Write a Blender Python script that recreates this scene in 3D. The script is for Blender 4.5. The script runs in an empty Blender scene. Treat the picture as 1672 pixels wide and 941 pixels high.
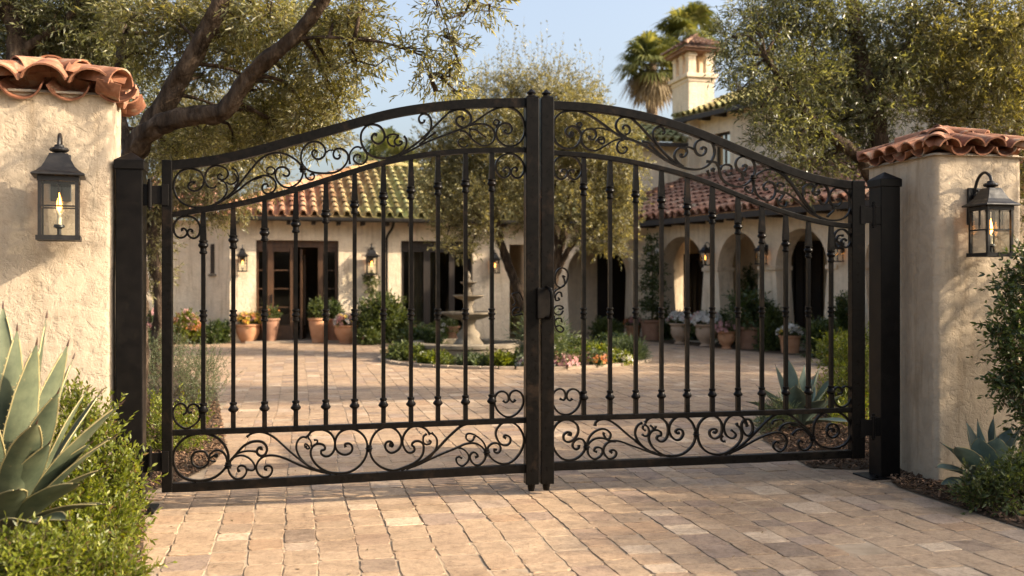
import bpy, math, random
import numpy as np
from mathutils import Vector, noise as mnoise
C = bpy.context.scene.collection
R = math.radians
F_PX, CX, HY, EYE = 1625.0, 836.0, 463.0, 1.5
# ------------------------------------------------------------------ helpers
def gy(py):                       # distance of a ground point seen at image row py
    return EYE * F_PX / (py - HY)
def P(px, py, Y):                 # world point at distance Y seen at px, py
    return np.array([(px - CX) / F_PX * Y, Y, EYE - (py - HY) / F_PX * Y])
def G(px, py):
    Y = gy(py); return np.array([(px - CX) / F_PX * Y, Y, 0.0])
def line_u(O, d, px):             # distance along a ground line where it is seen at px
    t = (px - CX) / F_PX
    return (t * O[1] - O[0]) / (d[0] - t * d[1])
def frame(O, ang):
    c, s = math.cos(ang), math.sin(ang)
    oz = O[2] if len(O) > 2 else 0.0
    return lambda u, w, z: (O[0] + u * c - w * s, O[1] + u * s + w * c, oz + z)
IDF = lambda x, y, z: (x, y, z)

class MB:
    def __init__(s): s.v = []; s.f = []; s.m = []
    def quad(s, a, b, c, d, mi=0):
        n = len(s.v); s.v += [tuple(a), tuple(b), tuple(c), tuple(d)]; s.f.append((n, n + 1, n + 2, n + 3)); s.m.append(mi)
    def poly(s, pts, mi=0):
        n = len(s.v); s.v += [tuple(p) for p in pts]; s.f.append(tuple(range(n, n + len(pts)))); s.m.append(mi)
    def box(s, lo, hi, F=IDF, mi=0):
        x0, y0, z0 = lo; x1, y1, z1 = hi; n = len(s.v)
        s.v += [tuple(F(*p)) for p in ((x0,y0,z0),(x1,y0,z0),(x1,y1,z0),(x0,y1,z0),(x0,y0,z1),(x1,y0,z1),(x1,y1,z1),(x0,y1,z1))]
        for q in ((3,2,1,0),(4,5,6,7),(0,1,5,4),(1,2,6,5),(2,3,7,6),(3,0,4,7)):
            s.f.append(tuple(n + i for i in q)); s.m.append(mi)
    def rings(s, rings, closed=True, cap=True, mi=0):
        n0 = len(s.v); k = len(rings[0])
        for r in rings: s.v += [tuple(p) for p in r]
        for i in range(len(rings) - 1):
            a = n0 + i * k; b = a + k
            for j in range(k if closed else k - 1):
                j2 = (j + 1) % k
                s.f.append((a + j, a + j2, b + j2, b + j)); s.m.append(mi)
        if cap and closed:
            s.f.append(tuple(n0 + j for j in reversed(range(k)))); s.m.append(mi)
            e = n0 + (len(rings) - 1) * k
            s.f.append(tuple(e + j for j in range(k))); s.m.append(mi)
    def lathe(s, prof, c=(0, 0, 0), n=24, mi=0, sq=False, rot=0.0):
        rs = []
        for r, z in prof:
            r = max(r, 1e-4)
            rs.append([(c[0] + r * math.cos(rot + 2 * math.pi * j / n), c[1] + r * math.sin(rot + 2 * math.pi * j / n), c[2] + z) for j in range(n)])
        s.rings(rs, mi=mi)
    def tube(s, pts, rad, n=8, mi=0, jit=0.0, rng=None):
        pts = [np.array(p, float) for p in pts]
        T = [pts[min(i + 1, len(pts) - 1)] - pts[max(i - 1, 0)] for i in range(len(pts))]
        T = [t / (np.linalg.norm(t) + 1e-9) for t in T]
        a = np.array([0, 0, 1.0]) if abs(T[0][2]) < .9 else np.array([1.0, 0, 0])
        U = np.cross(a, T[0]); U /= np.linalg.norm(U)
        rs = []
        for i, p in enumerate(pts):
            U = U - T[i] * U.dot(T[i]); U /= np.linalg.norm(U) + 1e-9
            V = np.cross(T[i], U); r = rad[i] if hasattr(rad, '__len__') else rad
            ring = []
            for j in range(n):
                an = 2 * math.pi * j / n
                rr = r * (1 + (jit * (mnoise.noise(Vector((p[0] * 7 + 3 * math.cos(an), p[1] * 7 + 3 * math.sin(an), p[2] * 5))) + .55 * mnoise.noise(Vector((p[0] * 4 + 5 * math.cos(an), p[2] * 6, 5 * math.sin(an))))) if jit else 0))
                ring.append(p + (U * math.cos(an) + V * math.sin(an)) * rr)
            rs.append(ring)
        s.rings(rs, mi=mi)
    def sweep(s, pts, wid, dep, y0=0.0, mi=0):   # flat bar along a curve in the local xz plane
        pts = np.array(pts, float); n = len(pts)
        T = np.gradient(pts, axis=0); T /= (np.linalg.norm(T, axis=1)[:, None] + 1e-9)
        N = np.stack([-T[:, 1], T[:, 0]], 1); rs = []
        for i in range(n):
            w = (wid[i] if hasattr(wid, '__len__') else wid) / 2; d = dep / 2
            a = pts[i] + N[i] * w; b = pts[i] - N[i] * w
            rs.append([(a[0], y0 - d, a[1]), (a[0], y0 + d, a[1]), (b[0], y0 + d, b[1]), (b[0], y0 - d, b[1])])
        s.rings(rs, mi=mi)
    def build(s, name, mats, parent=None, world=False, smooth=False, bevel=0.0, seg=2, ang=40):
        me = bpy.data.meshes.new(name)
        v = s.v
        if world and parent is not None:
            l = parent.location; v = [(p[0] - l.x, p[1] - l.y, p[2] - l.z) for p in v]
        me.from_pydata([tuple(float(q) for q in p) for p in v], [], s.f)
        if not isinstance(mats, (list, tuple)): mats = [mats]
        for m in mats: me.materials.append(m)
        if len(mats) > 1: me.polygons.foreach_set('material_index', s.m)
        if smooth: me.shade_smooth() if hasattr(me, 'shade_smooth') else None
        me.update()
        o = bpy.data.objects.new(name, me); C.objects.link(o)
        if parent is not None: o.parent = parent
        if smooth and ang < 180:
            try: me.set_sharp_from_angle(angle=R(ang))
            except Exception: pass
        if bevel:
            b = o.modifiers.new('bevel', 'BEVEL'); b.width = bevel; b.segments = seg; b.limit_method = 'ANGLE'; b.angle_limit = R(35)
        return o

def mesh_np(name, V, Fs, mats, mi=None, parent=None, world=False, smooth=True):
    V = np.asarray(V, np.float32)
    if world and parent is not None: V = V - np.array(parent.location, np.float32)
    if not isinstance(Fs, list): Fs = [Fs]
    Fs = [f for f in Fs if len(f)]
    loops = np.concatenate([f.ravel() for f in Fs]).astype(np.int32)
    tot = np.concatenate([np.full(len(f), f.shape[1], np.int32) for f in Fs])
    start = np.concatenate([[0], np.cumsum(tot)[:-1]]).astype(np.int32)
    me = bpy.data.meshes.new(name)
    me.vertices.add(len(V)); me.vertices.foreach_set('co', V.ravel())
    me.loops.add(len(loops)); me.loops.foreach_set('vertex_index', loops)
    me.polygons.add(len(tot)); me.polygons.foreach_set('loop_start', start); me.polygons.foreach_set('loop_total', tot)
    if not isinstance(mats, (list, tuple)): mats = [mats]
    for m in mats: me.materials.append(m)
    if mi is not None: me.polygons.foreach_set('material_index', np.asarray(mi, np.int32))
    me.polygons.foreach_set('use_smooth', np.full(len(tot), smooth, bool))
    me.update(calc_edges=True); me.validate()
    o = bpy.data.objects.new(name, me); C.objects.link(o)
    if parent is not None: o.parent = parent
    return o

def tag(o, label, cat, group=None, kind=None):
    o['label'] = label
    if cat: o['category'] = cat
    if group: o['group'] = group
    if kind: o['kind'] = kind
    return o
def thing(name, loc, label, cat, rz=0.0, group=None, kind=None):
    o = bpy.data.objects.new(name, None); C.objects.link(o)
    o.empty_display_size = .1
    o.location = tuple(float(q) for q in loc); o.rotation_euler = (0, 0, rz)
    return tag(o, label, cat, group, kind)
def copy_tree(o, parent=None):
    c = o.copy(); C.objects.link(c)
    if parent is not None: c.parent = parent
    for ch in [x for x in o.children]: copy_tree(ch, c)
    return c
def place(root, loc, rz, label, scale=1.0, group=None):
    c = copy_tree(root); c.location = tuple(float(q) for q in loc); c.rotation_euler = (0, 0, rz); c.scale = (scale,) * 3
    c['label'] = label
    if group: c['group'] = group
    return c
def crom(pts, k=6):
    p = np.array(pts, float)
    p = np.vstack([2 * p[0] - p[1], p, 2 * p[-1] - p[-2]]); out = []
    for i in range(1, len(p) - 2):
        for j in range(k):
            t = j / k
            out.append(.5 * ((2 * p[i]) + (-p[i-1] + p[i+1]) * t + (2*p[i-1] - 5*p[i] + 4*p[i+1] - p[i+2]) * t*t + (-p[i-1] + 3*p[i] - 3*p[i+1] + p[i+2]) * t**3))
    out.append(p[-2]); return np.array(out)
def inpoly(x, y, poly):
    ins = False; j = len(poly) - 1
    for i in range(len(poly)):
        xi, yi = poly[i]; xj, yj = poly[j]
        if (yi > y) != (yj > y) and x < (xj - xi) * (y - yi) / (yj - yi) + xi: ins = not ins
        j = i
    return ins

# ------------------------------------------------------------------ materials
def nodes(name):
    m = bpy.data.materials.new(name); m.use_nodes = True
    nt = m.node_tree; nt.nodes.clear()
    out = nt.nodes.new('ShaderNodeOutputMaterial'); b = nt.nodes.new('ShaderNodeBsdfPrincipled')
    nt.links.new(b.outputs[0], out.inputs[0]); return m, nt, b, out
def ramp(nt, fac, stops):
    r = nt.nodes.new('ShaderNodeValToRGB'); e = r.color_ramp.elements
    while len(e) < len(stops): e.new(.5)
    for i, (p, c) in enumerate(stops):
        e[i].position = p; e[i].color = (c[0], c[1], c[2], 1) if hasattr(c, '__len__') else (c, c, c, 1)
    nt.links.new(fac, r.inputs[0]); return r.outputs[0]
def tex(nt, scale, detail=4, rough=.6, dist=0.0, kind='Object', sc=None):
    t = nt.nodes.new('ShaderNodeTexCoord'); n = nt.nodes.new('ShaderNodeTexNoise')
    src = t.outputs[kind]
    if sc:
        mp = nt.nodes.new('ShaderNodeMapping'); mp.inputs['Scale'].default_value = sc
        nt.links.new(src, mp.inputs[0]); src = mp.outputs[0]
    nt.links.new(src, n.inputs['Vector'])
    n.inputs['Scale'].default_value = scale; n.inputs['Detail'].default_value = detail
    n.inputs['Roughness'].default_value = rough; n.inputs['Distortion'].default_value = dist
    return n.outputs['Fac']
def mixc(nt, fac, a, b, mode='MIX'):
    m = nt.nodes.new('ShaderNodeMix'); m.data_type = 'RGBA'; m.blend_type = mode
    for s, v in ((0, fac), (6, a), (7, b)):
        if hasattr(v, 'node'): nt.links.new(v, m.inputs[s])
        elif s == 0: m.inputs[0].default_value = v
        else: m.inputs[s].default_value = (v[0], v[1], v[2], 1)
    return m.outputs[2]
def bump(nt, h, strength, dist, prev=None):
    b = nt.nodes.new('ShaderNodeBump'); b.inputs['Strength'].default_value = strength; b.inputs['Distance'].default_value = dist
    nt.links.new(h, b.inputs['Height'])
    if prev is not None: nt.links.new(prev, b.inputs['Normal'])
    return b.outputs[0]
def island(nt):
    g = nt.nodes.new('ShaderNodeNewGeometry'); return g.outputs['Random Per Island']
def simple(name, stops, scale=6, rough=.6, bumps=(), isl=None, metal=0.0, spec=.5, dist=0.0, roughvar=None, sc=None, detail=5):
    m, nt, b, out = nodes(name)
    col = ramp(nt, tex(nt, scale, detail, .6, dist, sc=sc), stops)
    if isl: col = mixc(nt, 1.0, col, ramp(nt, island(nt), isl), 'MULTIPLY')
    nt.links.new(col, b.inputs['Base Color'])
    b.inputs['Roughness'].default_value = rough; b.inputs['Metallic'].default_value = metal
    b.inputs['Specular IOR Level'].default_value = spec
    if roughvar: nt.links.new(ramp(nt, tex(nt, roughvar[0]), [(.3, roughvar[1]), (.7, roughvar[2])]), b.inputs['Roughness'])
    n = None
    for s, st, d in bumps: n = bump(nt, tex(nt, s, 6, .6, sc=sc), st, d, n)
    if n is not None: nt.links.new(n, b.inputs['Normal'])
    return m
def stucco(name, c0, c1, big=1.0):
    m, nt, b, out = nodes(name)
    col = ramp(nt, tex(nt, 1.7, 6, .65), [(.3, c0), (.72, c1)])
    st = ramp(nt, tex(nt, 5.0, 6, .7, .6), [(.35, .86), (.6, 1.0)])
    col = mixc(nt, 1.0, col, st, 'MULTIPLY')
    col = mixc(nt, 1.0, col, ramp(nt, tex(nt, 2.2, 6, .7, .3, sc=(3.5, 3.5, .35)), [(.30, (.72, .68, .62)), (.48, (1, 1, 1))]), 'MULTIPLY')
    nt.links.new(col, b.inputs['Base Color']); b.inputs['Roughness'].default_value = .92; b.inputs['Specular IOR Level'].default_value = .15
    n = bump(nt, tex(nt, 3.2, 3, .5), .4, .025 * big)
    n = bump(nt, ramp(nt, tex(nt, 13, 9, .66, .35), [(.3, 0), (.46, .45), (.52, .75), (.75, 1)]), .75, .012 * big, n)
    n = bump(nt, tex(nt, 95, 5, .6), .5, .004 * big, n)
    nt.links.new(n, b.inputs['Normal']); return m
def leafmat(name, stops, transl=.35, rough=.45, tcol=None, spec=.4):
    m, nt, b, out = nodes(name)
    col = ramp(nt, island(nt), stops)
    cl = ramp(nt, tex(nt, 1.6, 2), [(.3, .72), (.7, 1.2)])
    col = mixc(nt, 1.0, col, cl, 'MULTIPLY')
    nt.links.new(col, b.inputs['Base Color']); b.inputs['Roughness'].default_value = rough; b.inputs['Specular IOR Level'].default_value = spec
    t = nt.nodes.new('ShaderNodeBsdfTranslucent')
    tc = mixc(nt, 1.0, col, tcol or (1.7, 1.5, .6), 'MULTIPLY'); nt.links.new(tc, t.inputs[0])
    mx = nt.nodes.new('ShaderNodeMixShader'); mx.inputs[0].default_value = transl
    nt.links.new(b.outputs[0], mx.inputs[1]); nt.links.new(t.outputs[0], mx.inputs[2]); nt.links.new(mx.outputs[0], out.inputs[0])
    return m
def glassmat(name, tint=(.95, .97, .95), refl=.12, rough=.02):
    m, nt, b, out = nodes(name); nt.nodes.remove(b)
    t = nt.nodes.new('ShaderNodeBsdfTransparent'); t.inputs[0].default_value = (*tint, 1)
    g = nt.nodes.new('ShaderNodeBsdfGlossy'); g.inputs['Roughness'].default_value = rough
    fr = nt.nodes.new('ShaderNodeLayerWeight'); fr.inputs[0].default_value = .25
    mm = nt.nodes.new('ShaderNodeMath'); mm.operation = 'MULTIPLY_ADD'; mm.inputs[1].default_value = .7; mm.inputs[2].default_value = refl * .4
    nt.links.new(fr.outputs['Fresnel'], mm.inputs[0])
    mx = nt.nodes.new('ShaderNodeMixShader'); nt.links.new(mm.outputs[0], mx.inputs[0])
    nt.links.new(t.outputs[0], mx.inputs[1]); nt.links.new(g.outputs[0], mx.inputs[2]); nt.links.new(mx.outputs[0], out.inputs[0]); return m
def emitmat(name, col, st):
    m, nt, b, out = nodes(name); nt.nodes.remove(b)
    e = nt.nodes.new('ShaderNodeEmission'); e.inputs[0].default_value = (*col, 1); e.inputs[1].default_value = st
    nt.links.new(e.outputs[0], out.inputs[0]); return m

M = {}
M['iron'] = simple('wrought_iron', [(.3, (.0028, .0026, .0024)), (.7, (.0065, .0055, .0048))], 30, .36, [(160, .25, .0008), (14, .15, .002)], spec=.09, roughvar=(25, .24, .40))
M['post'] = simple('powder_coated_steel', [(.3, (.0042, .0038, .0036)), (.7, (.0085, .0072, .0064))], 12, .45, [(240, .3, .0008)], spec=.10, roughvar=(9, .3, .45))
M['lantern'] = simple('aged_lantern_metal', [(.3, (.006, .0056, .0055)), (.7, (.015, .013, .012))], 22, .45, [(90, .4, .0015)], spec=.35, roughvar=(30, .32, .58))
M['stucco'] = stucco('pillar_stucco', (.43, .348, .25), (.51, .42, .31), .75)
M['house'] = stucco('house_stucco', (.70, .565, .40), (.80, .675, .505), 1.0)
TI = [(0, (.62, .5, .46)), (.35, (.95, .88, .84)), (.7, (1.1, 1.05, 1.0)), (1, (1.3, 1.32, 1.3))]
M['tile'] = simple('terracotta_tile', [(.25, (.15, .072, .043)), (.5, (.29, .135, .078)), (.75, (.39, .225, .14))], 9, .8, [(40, .4, .004), (160, .3, .001)], isl=TI, spec=.25, dist=.5)
M['rtile'] = simple('weathered_red_tile', [(.25, (.15, .08, .055)), (.5, (.29, .155, .105)), (.75, (.40, .26, .185))], 3, .85, [(20, .4, .01)], isl=TI, spec=.2)
M['btile'] = simple('brown_tile', [(.25, (.13, .08, .058)), (.5, (.235, .15, .105)), (.75, (.32, .22, .16))], 3, .85, [(20, .4, .01)], isl=TI, spec=.2)
def lichen(m, sc):
    nt = m.node_tree; b = [n for n in nt.nodes if n.type == 'BSDF_PRINCIPLED'][0]; src = b.inputs['Base Color'].links[0].from_socket
    col = mixc(nt, ramp(nt, tex(nt, sc, 7, .75, .5), [(.54, 0), (.66, .8)]), src, (.30, .27, .20))
    col = mixc(nt, 1.0, col, ramp(nt, tex(nt, sc * .6, 6, .7, .8), [(.33, (.42, .39, .37)), (.52, (1, 1, 1))]), 'MULTIPLY')
    nt.links.new(col, b.inputs['Base Color'])
lichen(M['tile'], 9); lichen(M['rtile'], 3)
def rusty(m, sc, c, lo, hi):
    nt = m.node_tree; b = [n for n in nt.nodes if n.type == 'BSDF_PRINCIPLED'][0]; src = b.inputs['Base Color'].links[0].from_socket
    nt.links.new(mixc(nt, ramp(nt, tex(nt, sc, 8, .75, .3), [(lo, 0), (hi, .75)]), src, c), b.inputs['Base Color'])
rusty(M['iron'], 4.5, (.028, .018, .012), .55, .72); rusty(M['post'], 3.0, (.022, .018, .014), .55, .75)
def mossy():
    m, nt, b, out = nodes('mossy_roof_tile')
    base = ramp(nt, tex(nt, 2.5, 5), [(.25, (.23, .115, .07)), (.55, (.36, .19, .115)), (.8, (.45, .31, .20))])
    t = nt.nodes.new('ShaderNodeTexCoord'); sx = nt.nodes.new('ShaderNodeSeparateXYZ'); nt.links.new(t.outputs['Object'], sx.inputs[0])
    mr = nt.nodes.new('ShaderNodeMapRange'); nt.links.new(sx.outputs['X'], mr.inputs['Value'])
    mr.inputs['From Min'].default_value = 1.4; mr.inputs['From Max'].default_value = 3.8; mr.inputs['To Max'].default_value = .85
    nz = tex(nt, .9, 4); ad = nt.nodes.new('ShaderNodeMath'); ad.operation = 'MULTIPLY_ADD'; nt.links.new(nz, ad.inputs[0]); ad.inputs[1].default_value = .9; ad.inputs[2].default_value = -.42
    a2 = nt.nodes.new('ShaderNodeMath'); a2.operation = 'ADD'; a2.use_clamp = True; nt.links.new(mr.outputs[0], a2.inputs[0]); nt.links.new(ad.outputs[0], a2.inputs[1])
    moss = ramp(nt, tex(nt, 4, 5), [(.3, (.185, .19, .07)), (.7, (.36, .36, .155))])
    col = mixc(nt, a2.outputs[0], base, moss)
    col = mixc(nt, 1.0, col, ramp(nt, island(nt), TI), 'MULTIPLY')
    nt.links.new(col, b.inputs['Base Color']); b.inputs['Roughness'].default_value = .85; b.inputs['Specular IOR Level'].default_value = .2
    nt.links.new(bump(nt, tex(nt, 25, 5), .4, .01), b.inputs['Normal']); return m
M['mtile'] = mossy()
def paver():
    m, nt, b, out = nodes('tumbled_paver')
    col = ramp(nt, island(nt), [(0, (.25, .19, .145)), (.12, (.35, .255, .172)), (.3, (.40, .292, .196)), (.5, (.365, .263, .178)), (.68, (.425, .316, .216)), (.8, (.36, .245, .157)), (.9, (.30, .225, .175)), (1, (.53, .415, .30))])
    col = mixc(nt, 1.0, col, ramp(nt, tex(nt, 11, 8, .74, .5), [(.3, (.62, .58, .55)), (.48, (.95, .94, .92)), (.7, (1.2, 1.18, 1.14))]), 'MULTIPLY')
    col = mixc(nt, 1.0, col, ramp(nt, tex(nt, 34, 6, .75), [(.32, (.78, .75, .72)), (.55, (1.05, 1.05, 1.04))]), 'MULTIPLY')
    col = mixc(nt, 1.0, col, ramp(nt, tex(nt, .55, 4), [(.3, (.84, .83, .83)), (.7, (1.07, 1.06, 1.05))]), 'MULTIPLY')
    col = mixc(nt, 1.0, col, ramp(nt, tex(nt, 55, 4, .7), [(.33, (.7, .68, .66)), (.45, (1, 1, 1))]), 'MULTIPLY')
    col = mixc(nt, 1.0, col, ramp(nt, tex(nt, 1.15, 8, .72, .6), [(.30, (.66, .63, .61)), (.47, (1, 1, 1))]), 'MULTIPLY')
    nt.links.new(col, b.inputs['Base Color'])
    nt.links.new(ramp(nt, tex(nt, 12), [(.3, .62), (.7, .88)]), b.inputs['Roughness']); b.inputs['Specular IOR Level'].default_value = .3
    n = bump(nt, tex(nt, 20, 8, .76), .9, .009); n = bump(nt, ramp(nt, tex(nt, 48, 5, .7), [(.3, 0), (.42, 1)]), .5, .004, n)
    nt.links.new(n, b.inputs['Normal']); return m
M['paver'] = paver()
M['sand'] = simple('joint_sand', [(.3, (.25, .19, .13)), (.7, (.42, .33, .235))], 6, .95, [(120, .6, .004)], spec=.1)
M['soil'] = simple('garden_soil', [(.3, (.06, .042, .028)), (.7, (.12, .085, .055))], 5, .95, [(30, .8, .02)], spec=.1)
M['chips'] = simple('bark_chips', [(.3, (.07, .042, .026)), (.7, (.17, .105, .065))], 9, .9, [(60, .4, .003)], isl=[(0, .45), (.6, 1.0), (.85, 1.5), (1, 2.6)], spec=.15)
M['ground'] = simple('dry_ground', [(.3, (.13, .105, .06)), (.7, (.24, .19, .12))], .8, .95, [(6, .5, .03)], spec=.1)
M['bark'] = simple('olive_bark', [(.3, (.018, .0125, .009)), (.52, (.075, .052, .035)), (.72, (.17, .125, .088))], 9, .9, [(11, 1.0, .09), (45, .9, .02)], spec=.12, sc=(1, 1, .3), dist=.6)
M['pbark'] = simple('palm_bark', [(.3, (.085, .06, .04)), (.7, (.20, .145, .10))], 6, .9, [(8, 1.0, .1)], spec=.1, sc=(.6, .6, 3))
M['twig'] = simple('twig_bark', [(.3, (.075, .055, .032)), (.7, (.14, .105, .065))], 9, .9, spec=.2)
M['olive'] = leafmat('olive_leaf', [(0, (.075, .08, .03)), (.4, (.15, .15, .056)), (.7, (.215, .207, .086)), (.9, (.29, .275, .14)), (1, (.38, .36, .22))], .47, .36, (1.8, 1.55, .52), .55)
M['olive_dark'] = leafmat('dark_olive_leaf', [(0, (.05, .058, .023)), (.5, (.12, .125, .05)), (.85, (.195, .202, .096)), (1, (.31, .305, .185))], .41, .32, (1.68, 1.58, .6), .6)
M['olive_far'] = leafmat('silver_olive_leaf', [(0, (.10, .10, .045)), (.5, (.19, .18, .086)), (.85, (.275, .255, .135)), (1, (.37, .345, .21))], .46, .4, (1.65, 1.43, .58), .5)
M['lime'] = leafmat('lime_shrub_leaf', [(0, (.17, .11, .04)), (.025, (.15, .10, .035)), (.035, (.065, .088, .012)), (.5, (.13, .16, .02)), (.85, (.20, .22, .034)), (1, (.27, .28, .06))], .42, .38, (1.8, 1.7, .4))
M['dkshrub'] = leafmat('dark_shrub_leaf', [(0, (.13, .085, .035)), (.02, (.11, .07, .03)), (.03, (.022, .038, .012)), (.5, (.05, .075, .022)), (.85, (.085, .115, .036)), (1, (.14, .165, .06))], .28, .33, (1.8, 1.8, .4), .5)
M['midshrub'] = leafmat('mid_shrub_leaf', [(0, (.04, .058, .018)), (.5, (.075, .098, .028)), (.85, (.11, .135, .04)), (1, (.16, .175, .06))], .3, .4, (1.7, 1.6, .5))
M['sage'] = leafmat('grey_sage_leaf', [(0, (.055, .078, .04)), (.5, (.10, .13, .062)), (1, (.18, .205, .11))], .3, .5, (1.5, 1.5, .6))
M['palm'] = leafmat('palm_leaf', [(0, (.07, .09, .03)), (.6, (.14, .155, .055)), (1, (.24, .24, .10))], .4, .4)
M['thatch'] = leafmat('dry_palm_thatch', [(0, (.12, .085, .045)), (1, (.25, .19, .10))], .2, .7)
for nm, c in (('pink', (.62, .33, .32)), ('white', (.78, .74, .68)), ('yellow', (.72, .50, .06)), ('orange', (.62, .22, .06))):
    M[nm] = leafmat(nm + '_petal', [(0, tuple(q * .75 for q in c)), (1, c)], .3, .6, (1.1, 1.1, 1.0))
def agave_mat(name, a, b2):
    m, nt, b, out = nodes(name)
    col = ramp(nt, tex(nt, 3.5, 5, .6), [(.3, a), (.7, b2)])
    col = mixc(nt, .5, col, ramp(nt, tex(nt, 20, 3, sc=(1, 1, .2)), [(.3, (.8, .8, .8)), (.7, (1.1, 1.1, 1.1))]), 'MULTIPLY')
    col = mixc(nt, ramp(nt, tex(nt, 26, 6, .7), [(.63, 0), (.70, .85)]), col, (.20, .15, .085))
    col = mixc(nt, .8, col, ramp(nt, tex(nt, 7, 5, .7), [(.3, (.72, .74, .72)), (.65, (1.12, 1.1, 1.02))]), 'MULTIPLY')
    nt.links.new(col, b.inputs['Base Color']); b.inputs['Roughness'].default_value = .58; b.inputs['Specular IOR Level'].default_value = .28
    b.inputs['Subsurface Weight'].default_value = .0
    nt.links.new(bump(nt, tex(nt, 45, 3, sc=(1, 1, .15)), .25, .004), b.inputs['Normal']); return m
M['agave'] = agave_mat('agave_leaf', (.055, .074, .046), (.12, .135, .082))
M['agave_blue'] = agave_mat('blue_agave_leaf', (.115, .16, .135), (.185, .235, .195))
M['agave_edge'] = simple('agave_margin', [(.3, (.30, .24, .10)), (.7, (.42, .36, .18))], 20, .6)
M['spine'] = simple('agave_spine', [(.3, (.05, .025, .015)), (.7, (.10, .05, .03))], 20, .5)
M['wood'] = simple('stained_wood', [(.3, (.04, .018, .007)), (.7, (.10, .047, .018))], 3, .5, [(30, .3, .003)], sc=(6, 6, .5))
M['dkwood'] = simple('dark_wood', [(.3, (.008, .005, .003)), (.7, (.024, .014, .008))], 3, .6, [(30, .3, .003)], sc=(6, 6, .5))
M['gutter'] = simple('dark_gutter', [(.3, (.009, .0075, .006)), (.7, (.016, .013, .010))], 4, .6, spec=.2)
M['stone'] = simple('fountain_stone', [(.25, (.085, .07, .05)), (.5, (.19, .158, .115)), (.75, (.28, .24, .18))], 5, .9, [(12, .6, .02), (60, .5, .005)], spec=.2, dist=.4)
M['kerb'] = simple('bed_edging', [(.3, (.27, .21, .155)), (.7, (.42, .34, .25))], 6, .9, [(30, .6, .008)], isl=[(0, .8), (1, 1.15)], spec=.2)
M['terra'] = simple('terracotta_pot', [(.3, (.40, .185, .09)), (.7, (.52, .29, .165))], 5, .85, [(50, .3, .003)], spec=.2)
M['terra_pale'] = simple('pale_terracotta_pot', [(.3, (.36, .25, .17)), (.7, (.48, .35, .25))], 5, .85, [(50, .3, .003)], spec=.2)
M['dkterra'] = simple('dark_terracotta_pot', [(.3, (.23, .12, .075)), (.7, (.34, .19, .12))], 5, .85, [(50, .3, .003)], spec=.2)
M['glass'] = glassmat('lantern_glass')
M['winglass'] = glassmat('window_glass', (.55, .56, .52), .05, .03)
M['flame'] = emitmat('gas_flame', (1, .36, .06), 8)
M['candle'] = simple('candle_wax', [(.3, (.6, .5, .34)), (.7, (.7, .6, .42))], 5, .6)
M['curtain'] = simple('linen_curtain', [(.3, (.42, .36, .28)), (.7, (.55, .48, .38))], 4, .9, sc=(9, 9, .3))
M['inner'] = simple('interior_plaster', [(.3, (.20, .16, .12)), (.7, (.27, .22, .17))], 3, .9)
def water():
    m, nt, b, out = nodes('fountain_water')
    b.inputs['Base Color'].default_value = (.05, .055, .045, 1); b.inputs['Roughness'].default_value = .06
    nt.links.new(bump(nt, tex(nt, 12, 3), .3, .02), b.inputs['Normal']); return m
M['water'] = water()

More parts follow.
